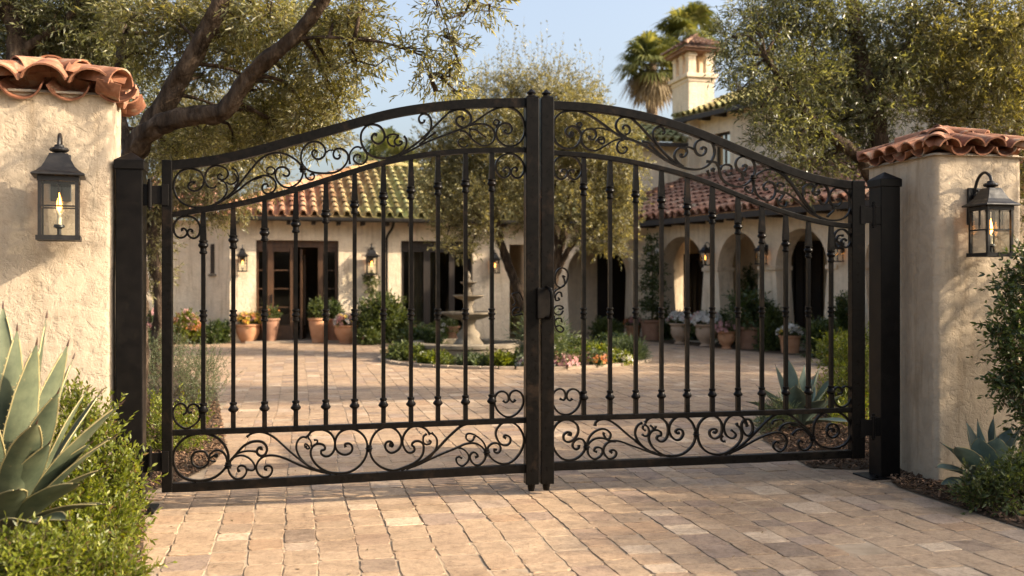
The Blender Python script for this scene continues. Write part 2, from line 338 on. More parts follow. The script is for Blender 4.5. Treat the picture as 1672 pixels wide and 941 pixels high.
# ------------------------------------------------------------------ foliage
def ball(rng, n, shell=.55):
    d = rng.normal(size=(n, 3)); d /= np.linalg.norm(d, axis=1)[:, None]
    return d, rng.random(n)[:, None] ** shell
def unit(a): return a / (np.linalg.norm(a, axis=1)[:, None] + 1e-9)
def leaves_from_sprigs(rng, S, D, SL, k, ll, lw, spread=.8, hexa=False, twig=0.0, curl=.25, jit=.35):
    """S base points, D unit directions, SL lengths: k leaves spiral up every sprig."""
    n = len(S); A = np.cross(D, rng.normal(size=(n, 3))); A = unit(A); B = np.cross(D, A)
    Dv = np.zeros_like(S); Dv[:, 2] = -1
    t = (np.arange(k) + .5) / k
    t = np.clip(t[None, :] + rng.normal(0, .06, (n, k)), .02, 1)
    ang = (np.arange(k) * 2.4)[None, :] + rng.random((n, 1)) * 6.28 + rng.normal(0, .3, (n, k))
    side = A[:, None, :] * np.cos(ang)[..., None] + B[:, None, :] * np.sin(ang)[..., None]
    base = S[:, None, :] + D[:, None, :] * (SL[:, None] * t)[..., None]
    sp = spread * (1 - .55 * t)[..., None]
    d = D[:, None, :] * (1 - sp * .6) + side * sp + rng.normal(0, jit * .5, (n, k, 3))
    d = unit(d.reshape(-1, 3)); base = base.reshape(-1, 3); N = len(d)
    nrm = np.cross(d, rng.normal(size=(N, 3)) + np.array([0, 0, .0])); w = unit(nrm)
    up = np.cross(w, d)
    L = ll * rng.uniform(.5, 1.28, (N, 1)); W = lw * rng.uniform(.75, 1.2, (N, 1)) * .5
    sag = np.zeros((N, 3)); sag[:, 2] = -curl
    if hexa:
        pts = [base, base + d * L * .28 + w * W * .8 + up * W * .3, base + d * L * .62 + w * W * .85 + up * W * .3 + sag * L * .15,
               base + d * L + sag * L * .45, base + d * L * .62 - w * W * .85 + up * W * .3 + sag * L * .15, base + d * L * .28 - w * W * .8 + up * W * .3]
    else:
        pts = [base, base + d * L * .45 + w * W + up * W * .35 + sag * L * .1, base + d * L + sag * L * .4, base + d * L * .45 - w * W + up * W * .35 + sag * L * .1]
    q = len(pts); V = np.stack(pts, 1).reshape(-1, 3); Fc = np.arange(N * q).reshape(N, q)
    tv = None
    if twig > 0:
        a0 = S; a1 = S + D * SL[:, None]
        r0 = A * twig; r1 = (-.5 * A + .87 * B) * twig; r2 = (-.5 * A - .87 * B) * twig
        tv = np.stack([a0 + r0, a0 + r1, a0 + r2, a1 + r0 * .4, a1 + r1 * .4, a1 + r2 * .4], 1).reshape(-1, 3)
        b0 = np.arange(n)[:, None] * 6
        tf = np.concatenate([b0 + np.array([[0, 1, 4, 3]]), b0 + np.array([[1, 2, 5, 4]]), b0 + np.array([[2, 0, 3, 5]])])
        return V, Fc, tv, tf
    return V, Fc, None, None
def clump_sprigs(rng, clumps, sl, out=.8, up=.3, noise=.5, shell=.55):
    S, D, SL = [], [], []
    for c, r, n in clumps:
        c = np.array(c, float); r = np.array(r if hasattr(r, '__len__') else (r, r, r), float)
        d, rr = ball(rng, n, shell)
        S.append(c + d * rr * r)
        dd = d * out * (.4 + .6 * rr) + np.array([0, 0, up]) + rng.normal(0, noise, (n, 3)); D.append(unit(dd))
        SL.append(sl * rng.uniform(.6, 1.3, n))
    return np.concatenate(S), np.concatenate(D), np.concatenate(SL)
def foliage(name, parent, mat, clumps, sl, k, ll, lw, seed, out=.8, up=.3, noise=.5, spread=.8, hexa=False, twig=0.0, shell=.55, curl=.25, extra=None, world=True):
    rng = np.random.default_rng(seed)
    S, D, SL = clump_sprigs(rng, clumps, sl, out, up, noise, shell)
    if extra is not None:
        S = np.concatenate([S, extra[0]]); D = np.concatenate([D, extra[1]]); SL = np.concatenate([SL, extra[2]])
    V, Fc, tv, tf = leaves_from_sprigs(rng, S, D, SL, k, ll, lw, spread, hexa, twig, curl)
    if tv is not None:
        mi = np.concatenate([np.zeros(len(Fc)), np.ones(len(tf))])
        return mesh_np(name, np.concatenate([V, tv]), [Fc, tf + len(V)], [mat, M['twig']], mi, parent, world)
    return mesh_np(name, V, Fc, mat, None, parent, world)
def resample(pts, step):
    p = crom(pts, 8); d = np.concatenate([[0], np.cumsum(np.linalg.norm(np.diff(p, axis=0), axis=1))])
    n = max(3, int(d[-1] / step)); q = np.linspace(0, d[-1], n)
    return np.stack([np.interp(q, d, p[:, i]) for i in range(3)], 1)
def limb(mb, pts, r0, r1, n=10, step=.07, jit=.35, wig=.0, seed=0):
    p = resample(pts, step); m = len(p); rad = np.linspace(r0, r1, m)
    if wig:
        for i in range(m):
            p[i] += np.array([mnoise.noise(Vector((p[i][2] * 2.3 + seed, seed * 3.1, j * 5.0))) for j in range(3)]) * wig * min(1, i / 4)
    mb.tube(p, rad, n, jit=jit); return p
SUN_AZ, SUN_EL = -9.0, 27.0
# ------------------------------------------------------------------ gate
GA = R(12.0); gc, gs = math.cos(GA), math.sin(GA)
G0 = np.array([-2.40, 6.53, 0.0])
GF = frame(G0, GA)                          # u along the gate, w behind it
def gp(px, py):                             # a point of the gate plane
    t = (px - CX) / F_PX
    u = (t * G0[1] - G0[0]) / (gc - t * gs); Y = G0[1] + u * gs
    return (u, EYE - (py - HY) / F_PX * Y)
CROPS = dict(A=(270,240,.17003),B=(400,190,.17002),C=(570,160,.1275),D=(700,150,.15943),E=(270,690,.11687),F=(400,690,.11962),
  G=(580,680,.10624),H=(720,620,.15936),I=(890,150,.15936),J=(1020,170,.14884),K=(1140,200,.14878),L=(1250,260,.17003),
  M=(890,620,.15936),N=(1020,660,.10624),O=(1130,660,.10624),P=(1250,620,.14873),Q=(260,560,.2763),Z=(840,430,.1381))
def trace(spec):                            # 'A x,y x,y B x,y ...' -> gate plane points
    cur = None; out = []
    for w in spec.split():
        if w in CROPS: cur = CROPS[w]
        else:
            x, y = w.split(','); out.append(gp(cur[0] + float(x) * cur[2], cur[1] + float(y) * cur[2]))
    return out
LEFT_SCROLLS = [
 # wid, spec
 (9,"A 285,350 262,336 232,350 220,385 245,415 295,425 345,395 372,340 365,285 330,235 265,212 195,215 125,255 88,320 82,400 115,490 180,550 270,580 370,580 460,560 530,530 600,480 690,390 745,318 B 60,510 130,430 200,380 290,352 380,362 460,400 520,450 553,500 555,560 530,620 480,665 420,687 360,672 310,620 292,560 310,505 360,488 405,505 428,545 410,575 380,572 368,555"),
 (8,"A 545,280 530,262 505,275 512,308 555,318 595,290 605,250 575,205 500,180 430,200 390,250 380,310 395,360 430,395 475,392 488,372"),
 (8,"A 530,325 570,340 595,390 585,450 545,505 480,550"),
 (8,"A 640,200 680,230 705,290 690,360 660,410"),
 (7,"A 660,255 690,300 670,345 625,360 585,340"),
 (9,"A 590,495 700,420 770,360 850,310 930,287 B 80,610 150,575 220,572 270,600 298,650 285,710 230,745 185,735 165,690 180,655 215,655 222,680"),
 (8,"B 240,562 215,545 212,505 250,485 285,512 275,550 245,562"),
 (9,"B 690,345 665,325 642,355 670,405 720,412 765,375 770,320 735,265 675,245 610,260 560,310 538,380 545,445 580,500 640,535 720,548 810,548 880,535 940,495 980,440 990,380 965,335 915,312 870,320 848,360 860,400 895,410 915,385 900,370"),
 (6,"B 780,348 810,328 850,325"),
 (8,"B 575,545 590,590 625,612 660,600 665,565 640,555 625,572"),
 (8,"C 160,650 120,628 65,640 15,700 5,760 10,850"),
 (8,"C 175,625 225,710 225,790 180,845 110,845 60,800 65,750 105,725 145,745 130,772"),
 (10,"C 335,490 350,468 315,462 288,510 310,560 365,590 420,570 455,510 440,430 390,365 310,340 230,355 165,430 150,510 165,600 215,690 280,740 370,770 470,772 560,755 650,725 770,650 880,570 980,480 1080,380 1170,290 1255,210 D 220,205 310,180 370,190 420,230 435,290 410,340 360,370 310,350 280,310 290,270 330,255 360,275 340,290"),
 (9,"C 640,738 760,690 900,615 1060,540 1245,470 D 300,395 420,340 500,290 600,220 700,170 800,155 880,180 945,240 980,330 980,430 940,510 870,555 790,555 720,510 690,440 705,370 760,325 820,330 850,370 840,420 795,430 770,405 795,390"),
 (9,"C 950,530 1020,450 1050,370 1050,280 1010,220 950,205 900,240 895,290 920,322 960,310 965,280"),
 (7,"C 465,510 520,475 580,468 640,490"),
 (8,"C 500,500 495,560 530,610 590,625"),
 (9,"C 625,500 582,545 590,590 630,612 675,585 670,560 640,560"),
 (9,"C 700,490 732,530 730,610 690,680 640,730"),
 (8,"C 900,600 1000,520 1110,440"),
 (8,"D 420,345 500,330 580,335 640,365 675,420 670,490 630,535 570,555 500,530 440,480 400,430 360,405 320,400"),
 (7,"D 355,495 345,480 315,490 300,520 325,560 370,568 400,548"),
 (6,"D 410,380 480,390 530,430 590,470"),
 (6,"D 425,385 420,430 440,470"),
 (8,"D 720,315 705,342 675,340 662,315 680,290 710,295 722,318 690,370"),
 (9,"D 785,820 765,800 800,772 830,800 825,850 780,880 725,860 690,800 690,730 730,670 800,635 870,640 940,690 975,760 970,830 930,880 880,880 845,840 850,795 885,772 905,800 885,818"),
 (9,"A 165,808 158,790 185,785 210,820 195,855 150,875 105,855 80,800 85,740 130,685 200,665 270,680 320,730 335,790 320,850 275,880 230,860 212,820 235,792 262,805 250,822"),
 (9,"Q 140,425 162,408 155,372 125,358 95,375 80,410 90,455 120,490 160,507 200,490 235,455 242,410 225,370 195,362 170,382 175,412 195,410"),
 (9,"H 635,215 660,235 690,210 680,150 630,120 575,140 548,200 555,270 600,340 680,385 760,360 825,290 845,210 820,140 765,110 715,135 700,190 735,230 762,205"),
 (9,"E 600,480 560,415 490,400 410,420 370,480 375,560 430,620 500,635 575,595 610,540 603,490"),
 (9,"E 690,470 720,478 725,450 695,452 610,500 640,425 705,388 780,400 838,455 862,530 865,610"),
 (11,"E 865,600 885,490 860,380 800,280 710,205 600,160 470,155 330,185 210,270 130,380 108,500 130,620 200,730 310,795 450,815 580,805 700,760 800,680 870,590 930,510 1000,430 1080,340 1180,280 1270,262 1355,273 F 290,320 300,380 270,440 220,458 175,430 165,385 190,345 225,345 222,375"),
 (7,"E 610,520 660,545 705,540"),
 (8,"E 920,520 980,450 1060,415 1160,398 1280,408"),
 (8,"E 925,520 985,475 1080,462 1170,500 1235,570 1250,640 1210,670 1140,655"),
 (9,"E 890,560 880,630 900,710 960,775 1020,790 1090,760 1135,690 1120,620 1060,600 1015,625 1020,680 1045,665"),
 (9,"F 25,200 80,155 180,130 290,145 400,205 500,290 620,400 730,490 850,580 960,640 1060,680 1180,692"),
 (9,"F 305,640 275,640 270,605 320,588 365,612 370,670 330,730 260,750 190,710 155,630 170,550 230,480 320,450 430,455 560,495 700,560 850,620 1000,660 1120,685"),
 (10,"F 1375,335 1362,300 1410,285 1455,310 1465,365 1430,420 1350,440 1270,400 1230,320 1240,220 1300,130 1400,90 1500,95 1590,150 1650,230 1672,340 1650,460 1590,560 1500,640 1390,685 1250,692 1120,670 1000,600 920,500 895,400 930,320 1000,290 1070,305 1095,350 1075,375 1040,385 1045,430 1090,460 1150,455 1205,400 1228,320 1220,230 1170,150 1090,105 990,95 900,130 850,200"),
 (9,"F 850,205 780,200 720,250 700,340 730,440 800,530 900,610 1050,670"),
 (7,"F 860,205 900,260 908,330"),
 (7,"F 850,330 815,320 825,290 865,315 880,350 850,358 815,325"),
 (7,"F 935,320 985,275 985,240 940,240"),
 (10,"G 560,455 530,450 545,410 580,430 560,470 G 575,420 540,385 485,395 458,445 475,510 540,560 610,545 680,490 710,400 695,300 630,210 540,165 440,170 330,230 260,330 230,430 225,540 270,660 370,760 500,820 620,828 760,780 880,730 980,660 1040,570 1050,460 1020,400 950,378 890,400 870,440 905,475 905,530 850,560 790,540 740,460 725,380 750,280 820,190 900,150 1000,155 1090,200 1150,280"),
 (11,"G 700,822 830,770 1000,700 1150,600 1280,480 1400,350 1500,256 H 200,480 280,450 360,450"),
 (9,"G 780,805 950,750 1100,680 1300,590 1500,508 H 180,690 250,660 330,650 400,675 450,730 455,800 420,855 370,880 320,850 295,795 315,750 355,750 378,785 348,795"),
 (9,"G 1170,250 1240,320 1260,400 1240,500 1180,590 1090,670 1000,720"),
 (8,"G 1100,270 1050,310 1045,390 1080,430 1140,425 1165,385 1130,370"),
 (8,"H 180,695 240,720 285,780 275,840 220,885 170,860 155,810 185,790 215,808"),
 (8,"H 345,580 325,622 285,630 255,595 270,555 330,560 400,605 445,660 470,740"),
 (9,"H 665,600 642,590 660,568 705,590 710,635 680,670 620,665 575,610 560,540 590,480 650,435 730,440 800,490 845,580 845,660 810,750 740,830 660,865 580,850 510,800 475,730 490,680 540,650 590,660 612,705 590,748 550,745 545,712 570,720"),
]
RIGHT_SCROLLS = [
 (10,"I 275,440 255,445 262,415 290,430 268,462 225,450 210,405 240,365 290,355 340,385 368,440 355,510 310,565 240,585 170,570 110,520 85,440 85,320 120,250 190,205 280,195 370,205 470,250 580,325 700,415 790,465 850,480 990,537 J 320,530 440,610 560,670 680,710 800,720 890,690 950,630 985,540 970,450 920,395 850,390 790,415 765,480 790,545 840,568 880,540 890,490 850,475 838,500"),
 (9,"I 470,465 450,460 460,488 495,490 522,455 510,400 460,380 400,400 372,450 380,530 430,585 510,605 590,570 680,515 760,485 850,485"),
 (6,"I 505,385 550,372 660,395"),
 (8,"I 360,370 330,350 328,325 360,318 375,345 355,375"),
 (8,"I 590,490 555,490 550,515 590,535 610,505 590,465 545,475 525,510"),
 (9,"I 805,385 800,358 830,342 868,375 860,425 820,440"),
 (10,"I 830,468 750,410 725,340 755,280 810,258 880,270 950,330 995,375 J 300,390 400,500 500,600 620,680"),
 (8,"I 800,490 750,520 735,580 760,625 810,630 840,590 820,565 790,575"),
 (9,"I 170,825 175,800 205,798 225,825 215,870 165,900 110,870 85,800 90,730 140,670 220,655 300,670 360,740 375,820 340,880 290,900 245,870 235,825 265,800 295,815 280,828"),
 (9,"J 415,330 435,320 430,280 390,248 340,260 310,310 320,380 360,450 430,540 520,620"),
 (9,"J 190,412 260,430 330,500 430,590 540,660"),
 (9,"J 635,568 615,552 620,582 660,575 685,530 665,490 610,480 560,520 545,580 580,640 640,690"),
 (7,"J 660,490 700,472 760,495"),
 (9,"K 95,430 180,435 215,470 235,530 250,600 300,660 380,700 450,705 530,680 590,620 625,540 615,450 570,390 500,375 440,395 412,450 430,510 480,545 525,520 530,475 500,468 495,490"),
 (8,"K 245,520 260,480 310,465 360,480 365,520"),
 (10,"K 290,540 320,580 355,570 365,550"),
 (9,"K 100,525 112,560 128,590"),
 (8,"K 175,535 150,530 155,505 180,520"),
 (8,"K 485,545 490,600 485,640 450,620"),
 (8,"K 490,575 520,565 515,595"),
 (9,"K 765,735 735,745 718,700 760,655 820,665 850,720 840,800 790,855 720,850 650,800 620,730 600,640 640,580 720,530 800,515 870,540 935,585 L 240,230 300,320 370,420 460,520 560,575 650,590 740,575 800,520 825,430 800,340 740,285 670,280 625,320 615,390 640,440 690,455 725,420 710,380 680,390"),
 (9,"K 608,610 608,700 595,770 545,770 512,730 530,705 555,725"),
 (8,"L 110,310 190,320 270,370 350,440 430,520 560,580"),
 (8,"L 105,300 160,330 180,330 150,375 135,400 155,410"),
 (8,"L 105,370 130,440 190,455 210,410"),
 (8,"L 120,265 115,240 140,228 170,240 175,265"),
 (10,"L 150,130 220,190 290,290 350,380 420,470"),
 (9,"L 365,330 370,270 430,235 465,270 455,320 485,345 518,325 505,300"),
 (10,"L 463,275 500,240 560,245 600,300 605,380 570,435 530,425 515,390"),
 (9,"L 352,320 362,380 400,440 470,520"),
 (8,"L 640,450 655,490 620,525 590,555"),
 (9,"L 745,735 700,735 680,780 712,812 708,840 685,850 660,800 660,730 700,680 760,680 810,740 815,800 785,845 745,840 725,795 750,765 778,785"),
 (9,"M 150,195 190,210 210,170 190,110 140,95 90,130 72,200 85,270 140,340 210,360 280,340 345,270 365,180 340,120 285,95 235,120 220,180 250,215 280,195"),
 (10,"M 235,560 262,570 262,545 225,540 190,570 195,620 240,640 300,610 340,540 330,470 280,425 210,408 140,435 85,510 70,620 95,720 160,800 240,828 320,810 390,750 415,680 390,620 345,605 300,630 280,680 310,715 345,700 345,670"),
 (9,"M 425,680 450,600 500,540 580,505 640,520 672,560 660,605 625,605 600,560 605,540"),
 (9,"M 430,700 450,650 510,605 590,600 660,625 760,630 870,670 995,715 N 400,745 550,790 700,795"),
 (9,"M 430,700 445,770 500,815 560,790 590,740 570,700 520,695 500,730 528,740"),
 (9,"M 720,630 650,640 605,690 600,750 650,810 710,795 730,750 700,720 662,735 685,750"),
 (10,"M 510,475 525,430 590,405 660,420 750,480 850,570 995,675 N 150,560 280,660 420,740 560,790"),
 (10,"N 270,290 210,320 165,400 170,500 230,600 330,690 470,760"),
 (9,"N 300,310 360,360 375,430 350,485 300,490 270,465"),
 (8,"N 285,330 280,380 320,410"),
 (8,"N 390,330 420,350 440,385 470,360 475,335"),
 (10,"N 840,440 800,450 780,415 830,382 885,410 895,470 850,540 780,550 710,490 680,400 700,300 770,215 860,185 950,205 1030,280 1080,390 1090,470 1060,600 980,700 880,770 760,795 620,790 500,730 410,640 370,540 380,460 430,405 500,400 550,430 555,480 510,490 490,530 530,570 590,570 640,520 665,440 660,340 620,260 540,205 450,200 360,225 310,290"),
 (10,"O 325,430 350,445 378,410 350,380 295,390 265,430 280,490 330,530 400,510 450,450 460,340 430,250 360,190 270,180 180,220 110,300 80,400 90,520 130,640 220,730 340,772 470,765 580,715 680,640 750,550 765,450 740,370 700,335 680,290"),
 (9,"O 470,480 445,530 470,575 510,570"),
 (9,"O 600,400 640,430 675,475 640,520 580,520 520,470 490,370 510,280 570,200 660,165 750,185 820,250 850,340"),
 (10,"O 850,345 825,300 790,260 760,320 780,420 850,490 920,440 935,350 900,260 840,230 790,258"),
 (11,"O 500,770 650,710 780,620 900,510 1030,380 1150,260 1270,168 P 160,365 260,385 360,460 440,530 510,620"),
 (9,"O 560,760 720,690 880,600 1050,510 1200,455 1310,437 P 190,600 230,660 215,740 160,790 105,770 80,720 110,680 142,692"),
 (8,"P 70,490 90,450 170,440 200,452"),
 (9,"P 145,565 180,505 260,477 350,490 430,540 500,610"),
 (9,"P 290,610 340,555 410,550 470,600 510,650"),
 (9,"P 405,690 375,668 358,710 390,770 450,770 500,720 515,650"),
 (9,"P 725,560 745,575 750,545 700,540 672,570 690,620 740,640 795,600 800,540 760,490 700,492 675,540"),
 (11,"P 515,660 530,500 580,410 660,355 750,345 850,385 920,460 940,560 920,650 860,720 770,755 680,755 590,720 525,655"),
 (9,"P 790,160 830,150 835,110 800,80 760,100 740,150 745,230 790,290 850,300 910,260 940,180 930,110 890,75 850,85 840,120"),
]
TOP_L = [(276,263.5),(320,259),(358,254),(421,239.5),(498,217.5),(560,200.5),(621,182.5),(665,174),(714,167),(776,162.2),(868,161)]
SEC_L = [(276,347),(320,340.5),(358,335),(409,325.5),(483,306),(530,291),(575,277),(621,262.5),(683,250),(745,243.5),(800,241.5),(868,241)]
TOP_R = [(892,165.5),(947,167.6),(1000,173.5),(1055,184.5),(1110,200),(1160,219),(1199,235.5),(1268,265),(1320,284),(1365,293.5),(1400,297.5)]
SEC_R = [(892,245.2),(962,249.8),(1024,259),(1086,273),(1140,288),(1199,313),(1268,340),(1323,355.5),(1360,363),(1400,367)]
LOW_L = [(276,702.3),(420,697.5),(580,692.4),(720,687),(868,681.3)]
LOW_R = [(892,679),(1160,672.6),(1400,664.8)]
BOT_L = [(276,789.5),(580,773),(868,757)]
BOT_R = [(892,755),(1160,745),(1400,733.8)]
BAL_L = [332,381,432,483,532,579,626,671,715,760,803]
BAL_R = [953,996,1038,1080,1122,1163,1205,1244,1283,1320,1357]
def smoothline(pp):
    q = np.array([gp(*p) for p in pp]); q = crom(q, 8)
    for _ in range(30): q[1:-1] = .25 * q[:-2] + .5 * q[1:-1] + .25 * q[2:]
    return q
def rail(name, pp, th, dep, leaf, u0, ua, ub, inset=0.0):
    q = smoothline(pp); q[:, 0] -= u0
    q[:, 1] -= th / 2
    q = q[(q[:, 0] > ua) & (q[:, 0] < ub)]
    z0 = np.interp(ua, q[:, 0], q[:, 1]); z1 = np.interp(ub, q[:, 0], q[:, 1])
    q = np.vstack([[ua, z0], q, [ub, z1]])
    mb = MB(); mb.sweep(q, th, dep); mb.build(name, M['iron'], leaf, bevel=.004)
    return q
def baluster(leaf, u, zb, zt, zmid):
    mb = MB(); b = .0135
    def sqr(prof):
        for i in range(len(prof) - 1): pass
        mb.lathe([(r * 1.414, z) for r, z in prof], (u, 0, 0), 4, rot=math.pi / 4)
    zk = zt - .205; zl = zb + .125
    sqr([(.0145, zt + .004), (.0150, zt - .03), (.0205, zk + .035), (.0205, zk + .02)])
    mb.lathe([(.021, zk + .024), (.029, zk + .020), (.029, zk + .012), (.024, zk + .006), (.033, zk - .006), (.034, zk - .014), (.027, zk - .024), (.020, zk - .032), (.021, zk - .05), (.026, zk - .054), (.026, zk - .064), (.020, zk - .07)], (u, 0, 0), 12)
    sqr([(b, zk - .06), (b, zl + .03)])
    mb.lathe([(.020, zmid + .035), (.025, zmid + .032), (.025, zmid + .024), (.019, zmid + .018), (.019, zmid + .008), (.027, zmid), (.027, zmid - .008), (.019, zmid - .016), (.019, zmid - .03), (.024, zmid - .034), (.024, zmid - .042), (.019, zmid - .046)], (u, 0, 0), 12)
    mb.lathe([(.020, zl + .048), (.025, zl + .044), (.025, zl + .034), (.020, zl + .028), (.024, zl + .016), (.034, zl + .004), (.034, zl - .006), (.024, zl - .016), (.018, zl - .02)], (u, 0, 0), 12)
    sqr([(.0155, zl - .01), (.0155, zb - .004)])
    mb.build('baluster', M['iron'], leaf, smooth=True, ang=35)
def make_leaf(side):
    L = side == 'L'
    u0 = 0.0 if L else gp(1409, 500)[0]
    o = thing('gate_leaf', GF(u0, 0, 0),
        'black wrought iron gate leaf hinged on the taller post beside the big agave' if L else 'black wrought iron gate leaf that carries the lock plate and large latch scrolls',
        'gate', GA, group='leaves of the driveway gate')
    U = lambda px, py=500: gp(px, py)[0] - u0
    tops, secs, lows, bots = (TOP_L, SEC_L, LOW_L, BOT_L) if L else (TOP_R, SEC_R, LOW_R, BOT_R)
    # stiles
    if L: h0, h1, m0, m1 = U(265), U(282), U(857), U(878)
    else: h0, h1, m0, m1 = U(1388), U(1409), U(881.5), U(902.5)
    ztop = gp(273, 262)[1] if L else gp(1398, 296)[1]
    zbot = gp(273, 803)[1] if L else gp(1398, 748)[1]
    mb = MB(); mb.box((h0, -.034, zbot), (h1, .034, ztop)); mb.build('hinge_stile', M['iron'], o, bevel=.005)
    zt = gp(868, 161)[1]; zb = gp(868, 790)[1]
    mb = MB(); mb.box((m0, -.045, zb), (m1, .045, zt)); mb.build('meeting_stile', M['iron'], o, bevel=.005)
    mc = (m0 + m1) / 2
    f = MB(); f.lathe([(.062, zt), (.062, zt + .006), (.030, zt + .022), (.024, zt + .024)], (mc, 0, 0), 4, rot=math.pi / 4)
    f.lathe([(.022, zt + .02), (.022, zt + .03), (.032, zt + .033), (.034, zt + .040), (.012, zt + .062), (.001, zt + .07)], (mc, 0, 0), 10)
    f.build('finial', M['iron'], o, smooth=True)
    mb = MB(); mb.lathe([(.022, zb - .05), (.026, zb - .03), (.03, zb + .002)], (mc, 0, 0), 12)
    mb.build('drop_bolt', M['iron'], o, smooth=True)
    a, b = (h1, m0) if L else (m1, h0)
    a -= .004; b += .004
    rail('top_rail', tops, .062, .052, o, u0, a, b)
    s2 = rail('upper_rail', secs, .036, .042, o, u0, a, b)
    lo = rail('lower_rail', lows, .038, .044, o, u0, a, b)
    rail('bottom_rail', bots, .060, .052, o, u0, a, b)
    for px in (BAL_L if L else BAL_R):
        u = U(px); zt_ = np.interp(u, s2[:, 0], s2[:, 1]) - .018; zb_ = np.interp(u, lo[:, 0], lo[:, 1]) + .018
        baluster(o, u, zb_, zt_, 1.29)
    # scrolls
    for k, (w, spec) in enumerate(LEFT_SCROLLS if L else RIGHT_SCROLLS):
        p = crom(trace(spec), 6); p[:, 0] -= u0
        for _ in range(2): p[1:-1] = .25 * p[:-2] + .5 * p[1:-1] + .25 * p[2:]
        n = len(p); W = np.full(n, .0132 * w / 9)
        e = max(2, n // 8)
        W[:3] = W[0] * np.array([1.5, 1.35, 1.15]); W[-3:] = W[-1] * np.array([1.15, 1.35, 1.5]) if n > 6 else W[-3:]
        mb = MB(); mb.sweep(p, W, .024, y0=.0006 * ((k % 7) - 3))
        mb.build('scroll', M['iron'], o, bevel=.002, seg=1)
    # collars where scrolls are tied together
    for spec in (["B 555,508", "G 212,495", "E 878,600", "H 470,745"] if L else ["N 1100,468", "K 605,612", "M 425,690", "P 518,645"]):
        x, z = trace(spec)[0]; x -= u0
        mb = MB(); mb.lathe([(.014, z - .024), (.02, z - .02), (.02, z - .008), (.028, z), (.02, z + .008), (.02, z + .02), (.014, z + .024)], (x, 0, 0), 10)
        mb.build('collar', M['iron'], o, smooth=True)
    # hinges
    sgn = -1 if L else 1
    for zc in ((2.08, .33) if L else (2.02, .40)):
        mb = MB(); xe = h0 if L else h1
        xp = xe + sgn * .075
        mb.tube([(xp, -.02, zc - .085), (xp, -.02, zc + .085)], .017, 10)
        mb.tube([(xp, -.02, zc - .098), (xp, -.02, zc - .085)], .011, 8); mb.tube([(xp, -.02, zc + .085), (xp, -.02, zc + .105)], .012, 8)
        mb.box((min(xe, xp), -.03, zc - .06), (max(xe, xp), -.015, zc + .06))
        mb.box((min(xe, xe - sgn * .045), -.042, zc - .07), (max(xe, xe - sgn * .045), -.0335, zc + .07))
        mb.box((min(xp, xp + sgn * .07), -.012, zc - .07), (max(xp, xp + sgn * .07), .02, zc + .07))
        mb.build('hinge', M['post'], o, bevel=.003)
    if not L:
        # lock case and its pull on the meeting stile, with scrolls beside it
        z0, z1 = gp(885, 520)[1], gp(885, 470)[1]
        mb = MB(); mb.box((m0 - .035, -.075, z0), (m1 - .022, -.047, z1)); mb.build('lock_case', M['post'], o, bevel=.006)
        mb = MB()
        prof = [(m0 + .03, -.075, z1 + .005), (m0 + .045, -.135, z1 - .02), (m0 + .05, -.15, z1 - .08), (m0 + .05, -.15, z0 + .06), (m0 + .045, -.12, z0 + .01), (m0 + .03, -.075, z0 + .005)]
        mb.tube(crom(prof, 5), .013, 8); mb.build('pull_handle', M['iron'], o, smooth=True)
        for spec in ("Z 600,165 570,150 590,200 590,260 530,285 480,230 490,120 540,60 600,70 632,130 615,220 560,280 490,320 465,360 465,410",
                     "Z 560,400 550,350 515,345 485,385 490,440 530,430 515,405", "Z 520,540 545,545 575,530 545,505 490,510 460,560 490,605 545,605 575,560",
                     "Z 470,620 470,700 500,790 550,815 580,780 540,740 490,750", "Z 560,700 550,655 500,655 470,690"):
            p = crom(trace(spec), 5); p[:, 0] -= u0; mb = MB(); mb.sweep(p, .0105, .02); mb.build('scroll', M['iron'], o, bevel=.002, seg=1)
    else:
        for spec in ("Z 100,440 60,360 20,350 -30,370 -10,410 10,450 0,490 -30,500", "Z 100,600 40,610 -10,620 -25,580 10,530 60,530 60,570 30,580"):
            p = crom(trace(spec), 5); mb = MB(); mb.sweep(p, .0105, .02); mb.build('scroll', M['iron'], o, bevel=.002, seg=1)
    return o
leaf_l = make_leaf('L'); leaf_r = make_leaf('R')

# gate posts
def gate_post(u0, u1, w0, w1, h, label):
    cx, cw = (u0 + u1) / 2, (w0 + w1) / 2; hu, hw = (u1 - u0) / 2, (w1 - w0) / 2
    o = thing('gate_post', GF(cx, cw, 0), label, 'post', GA, group='steel posts of the gate')
    mb = MB(); mb.box((-hu, -hw, .012), (hu, hw, h)); mb.build('shaft', M['post'], o, bevel=.006)
    mb = MB(); a = .010
    mb.box((-hu - a, -hw - a, h - .055), (hu + a, hw + a, h + .004))
    mb.rings([[(-hu - a, -hw - a, h + .004), (hu + a, -hw - a, h + .004), (hu + a, hw + a, h + .004), (-hu - a, hw + a, h + .004)],
              [(-.008, -.008, h + .062), (.008, -.008, h + .062), (.008, .008, h + .062), (-.008, .008, h + .062)]])
    mb.build('cap', M['post'], o, bevel=.004)
    mb = MB(); mb.box((-hu - .11, -hw - .05, .0), (hu + .075, hw + .05, .014)); mb.build('base_plate', M['post'], o, bevel=.003)
    for sx in (-1, 1):
        mb = MB(); mb.lathe([(.018, .014), (.018, .028), (.01, .03), (.01, .04)], (sx * (hu + .05), -hw - .015, 0), 6); mb.build('anchor_bolt', M['post'], o)
    return o
gate_post(-.185, -.018, -.03, .14, 2.30, 'black square steel gate post flush with the taller stucco pillar')
gate_post(5.345, 5.510, -.01, .16, 2.30, 'black square steel gate post standing clear of the shorter stucco pillar')

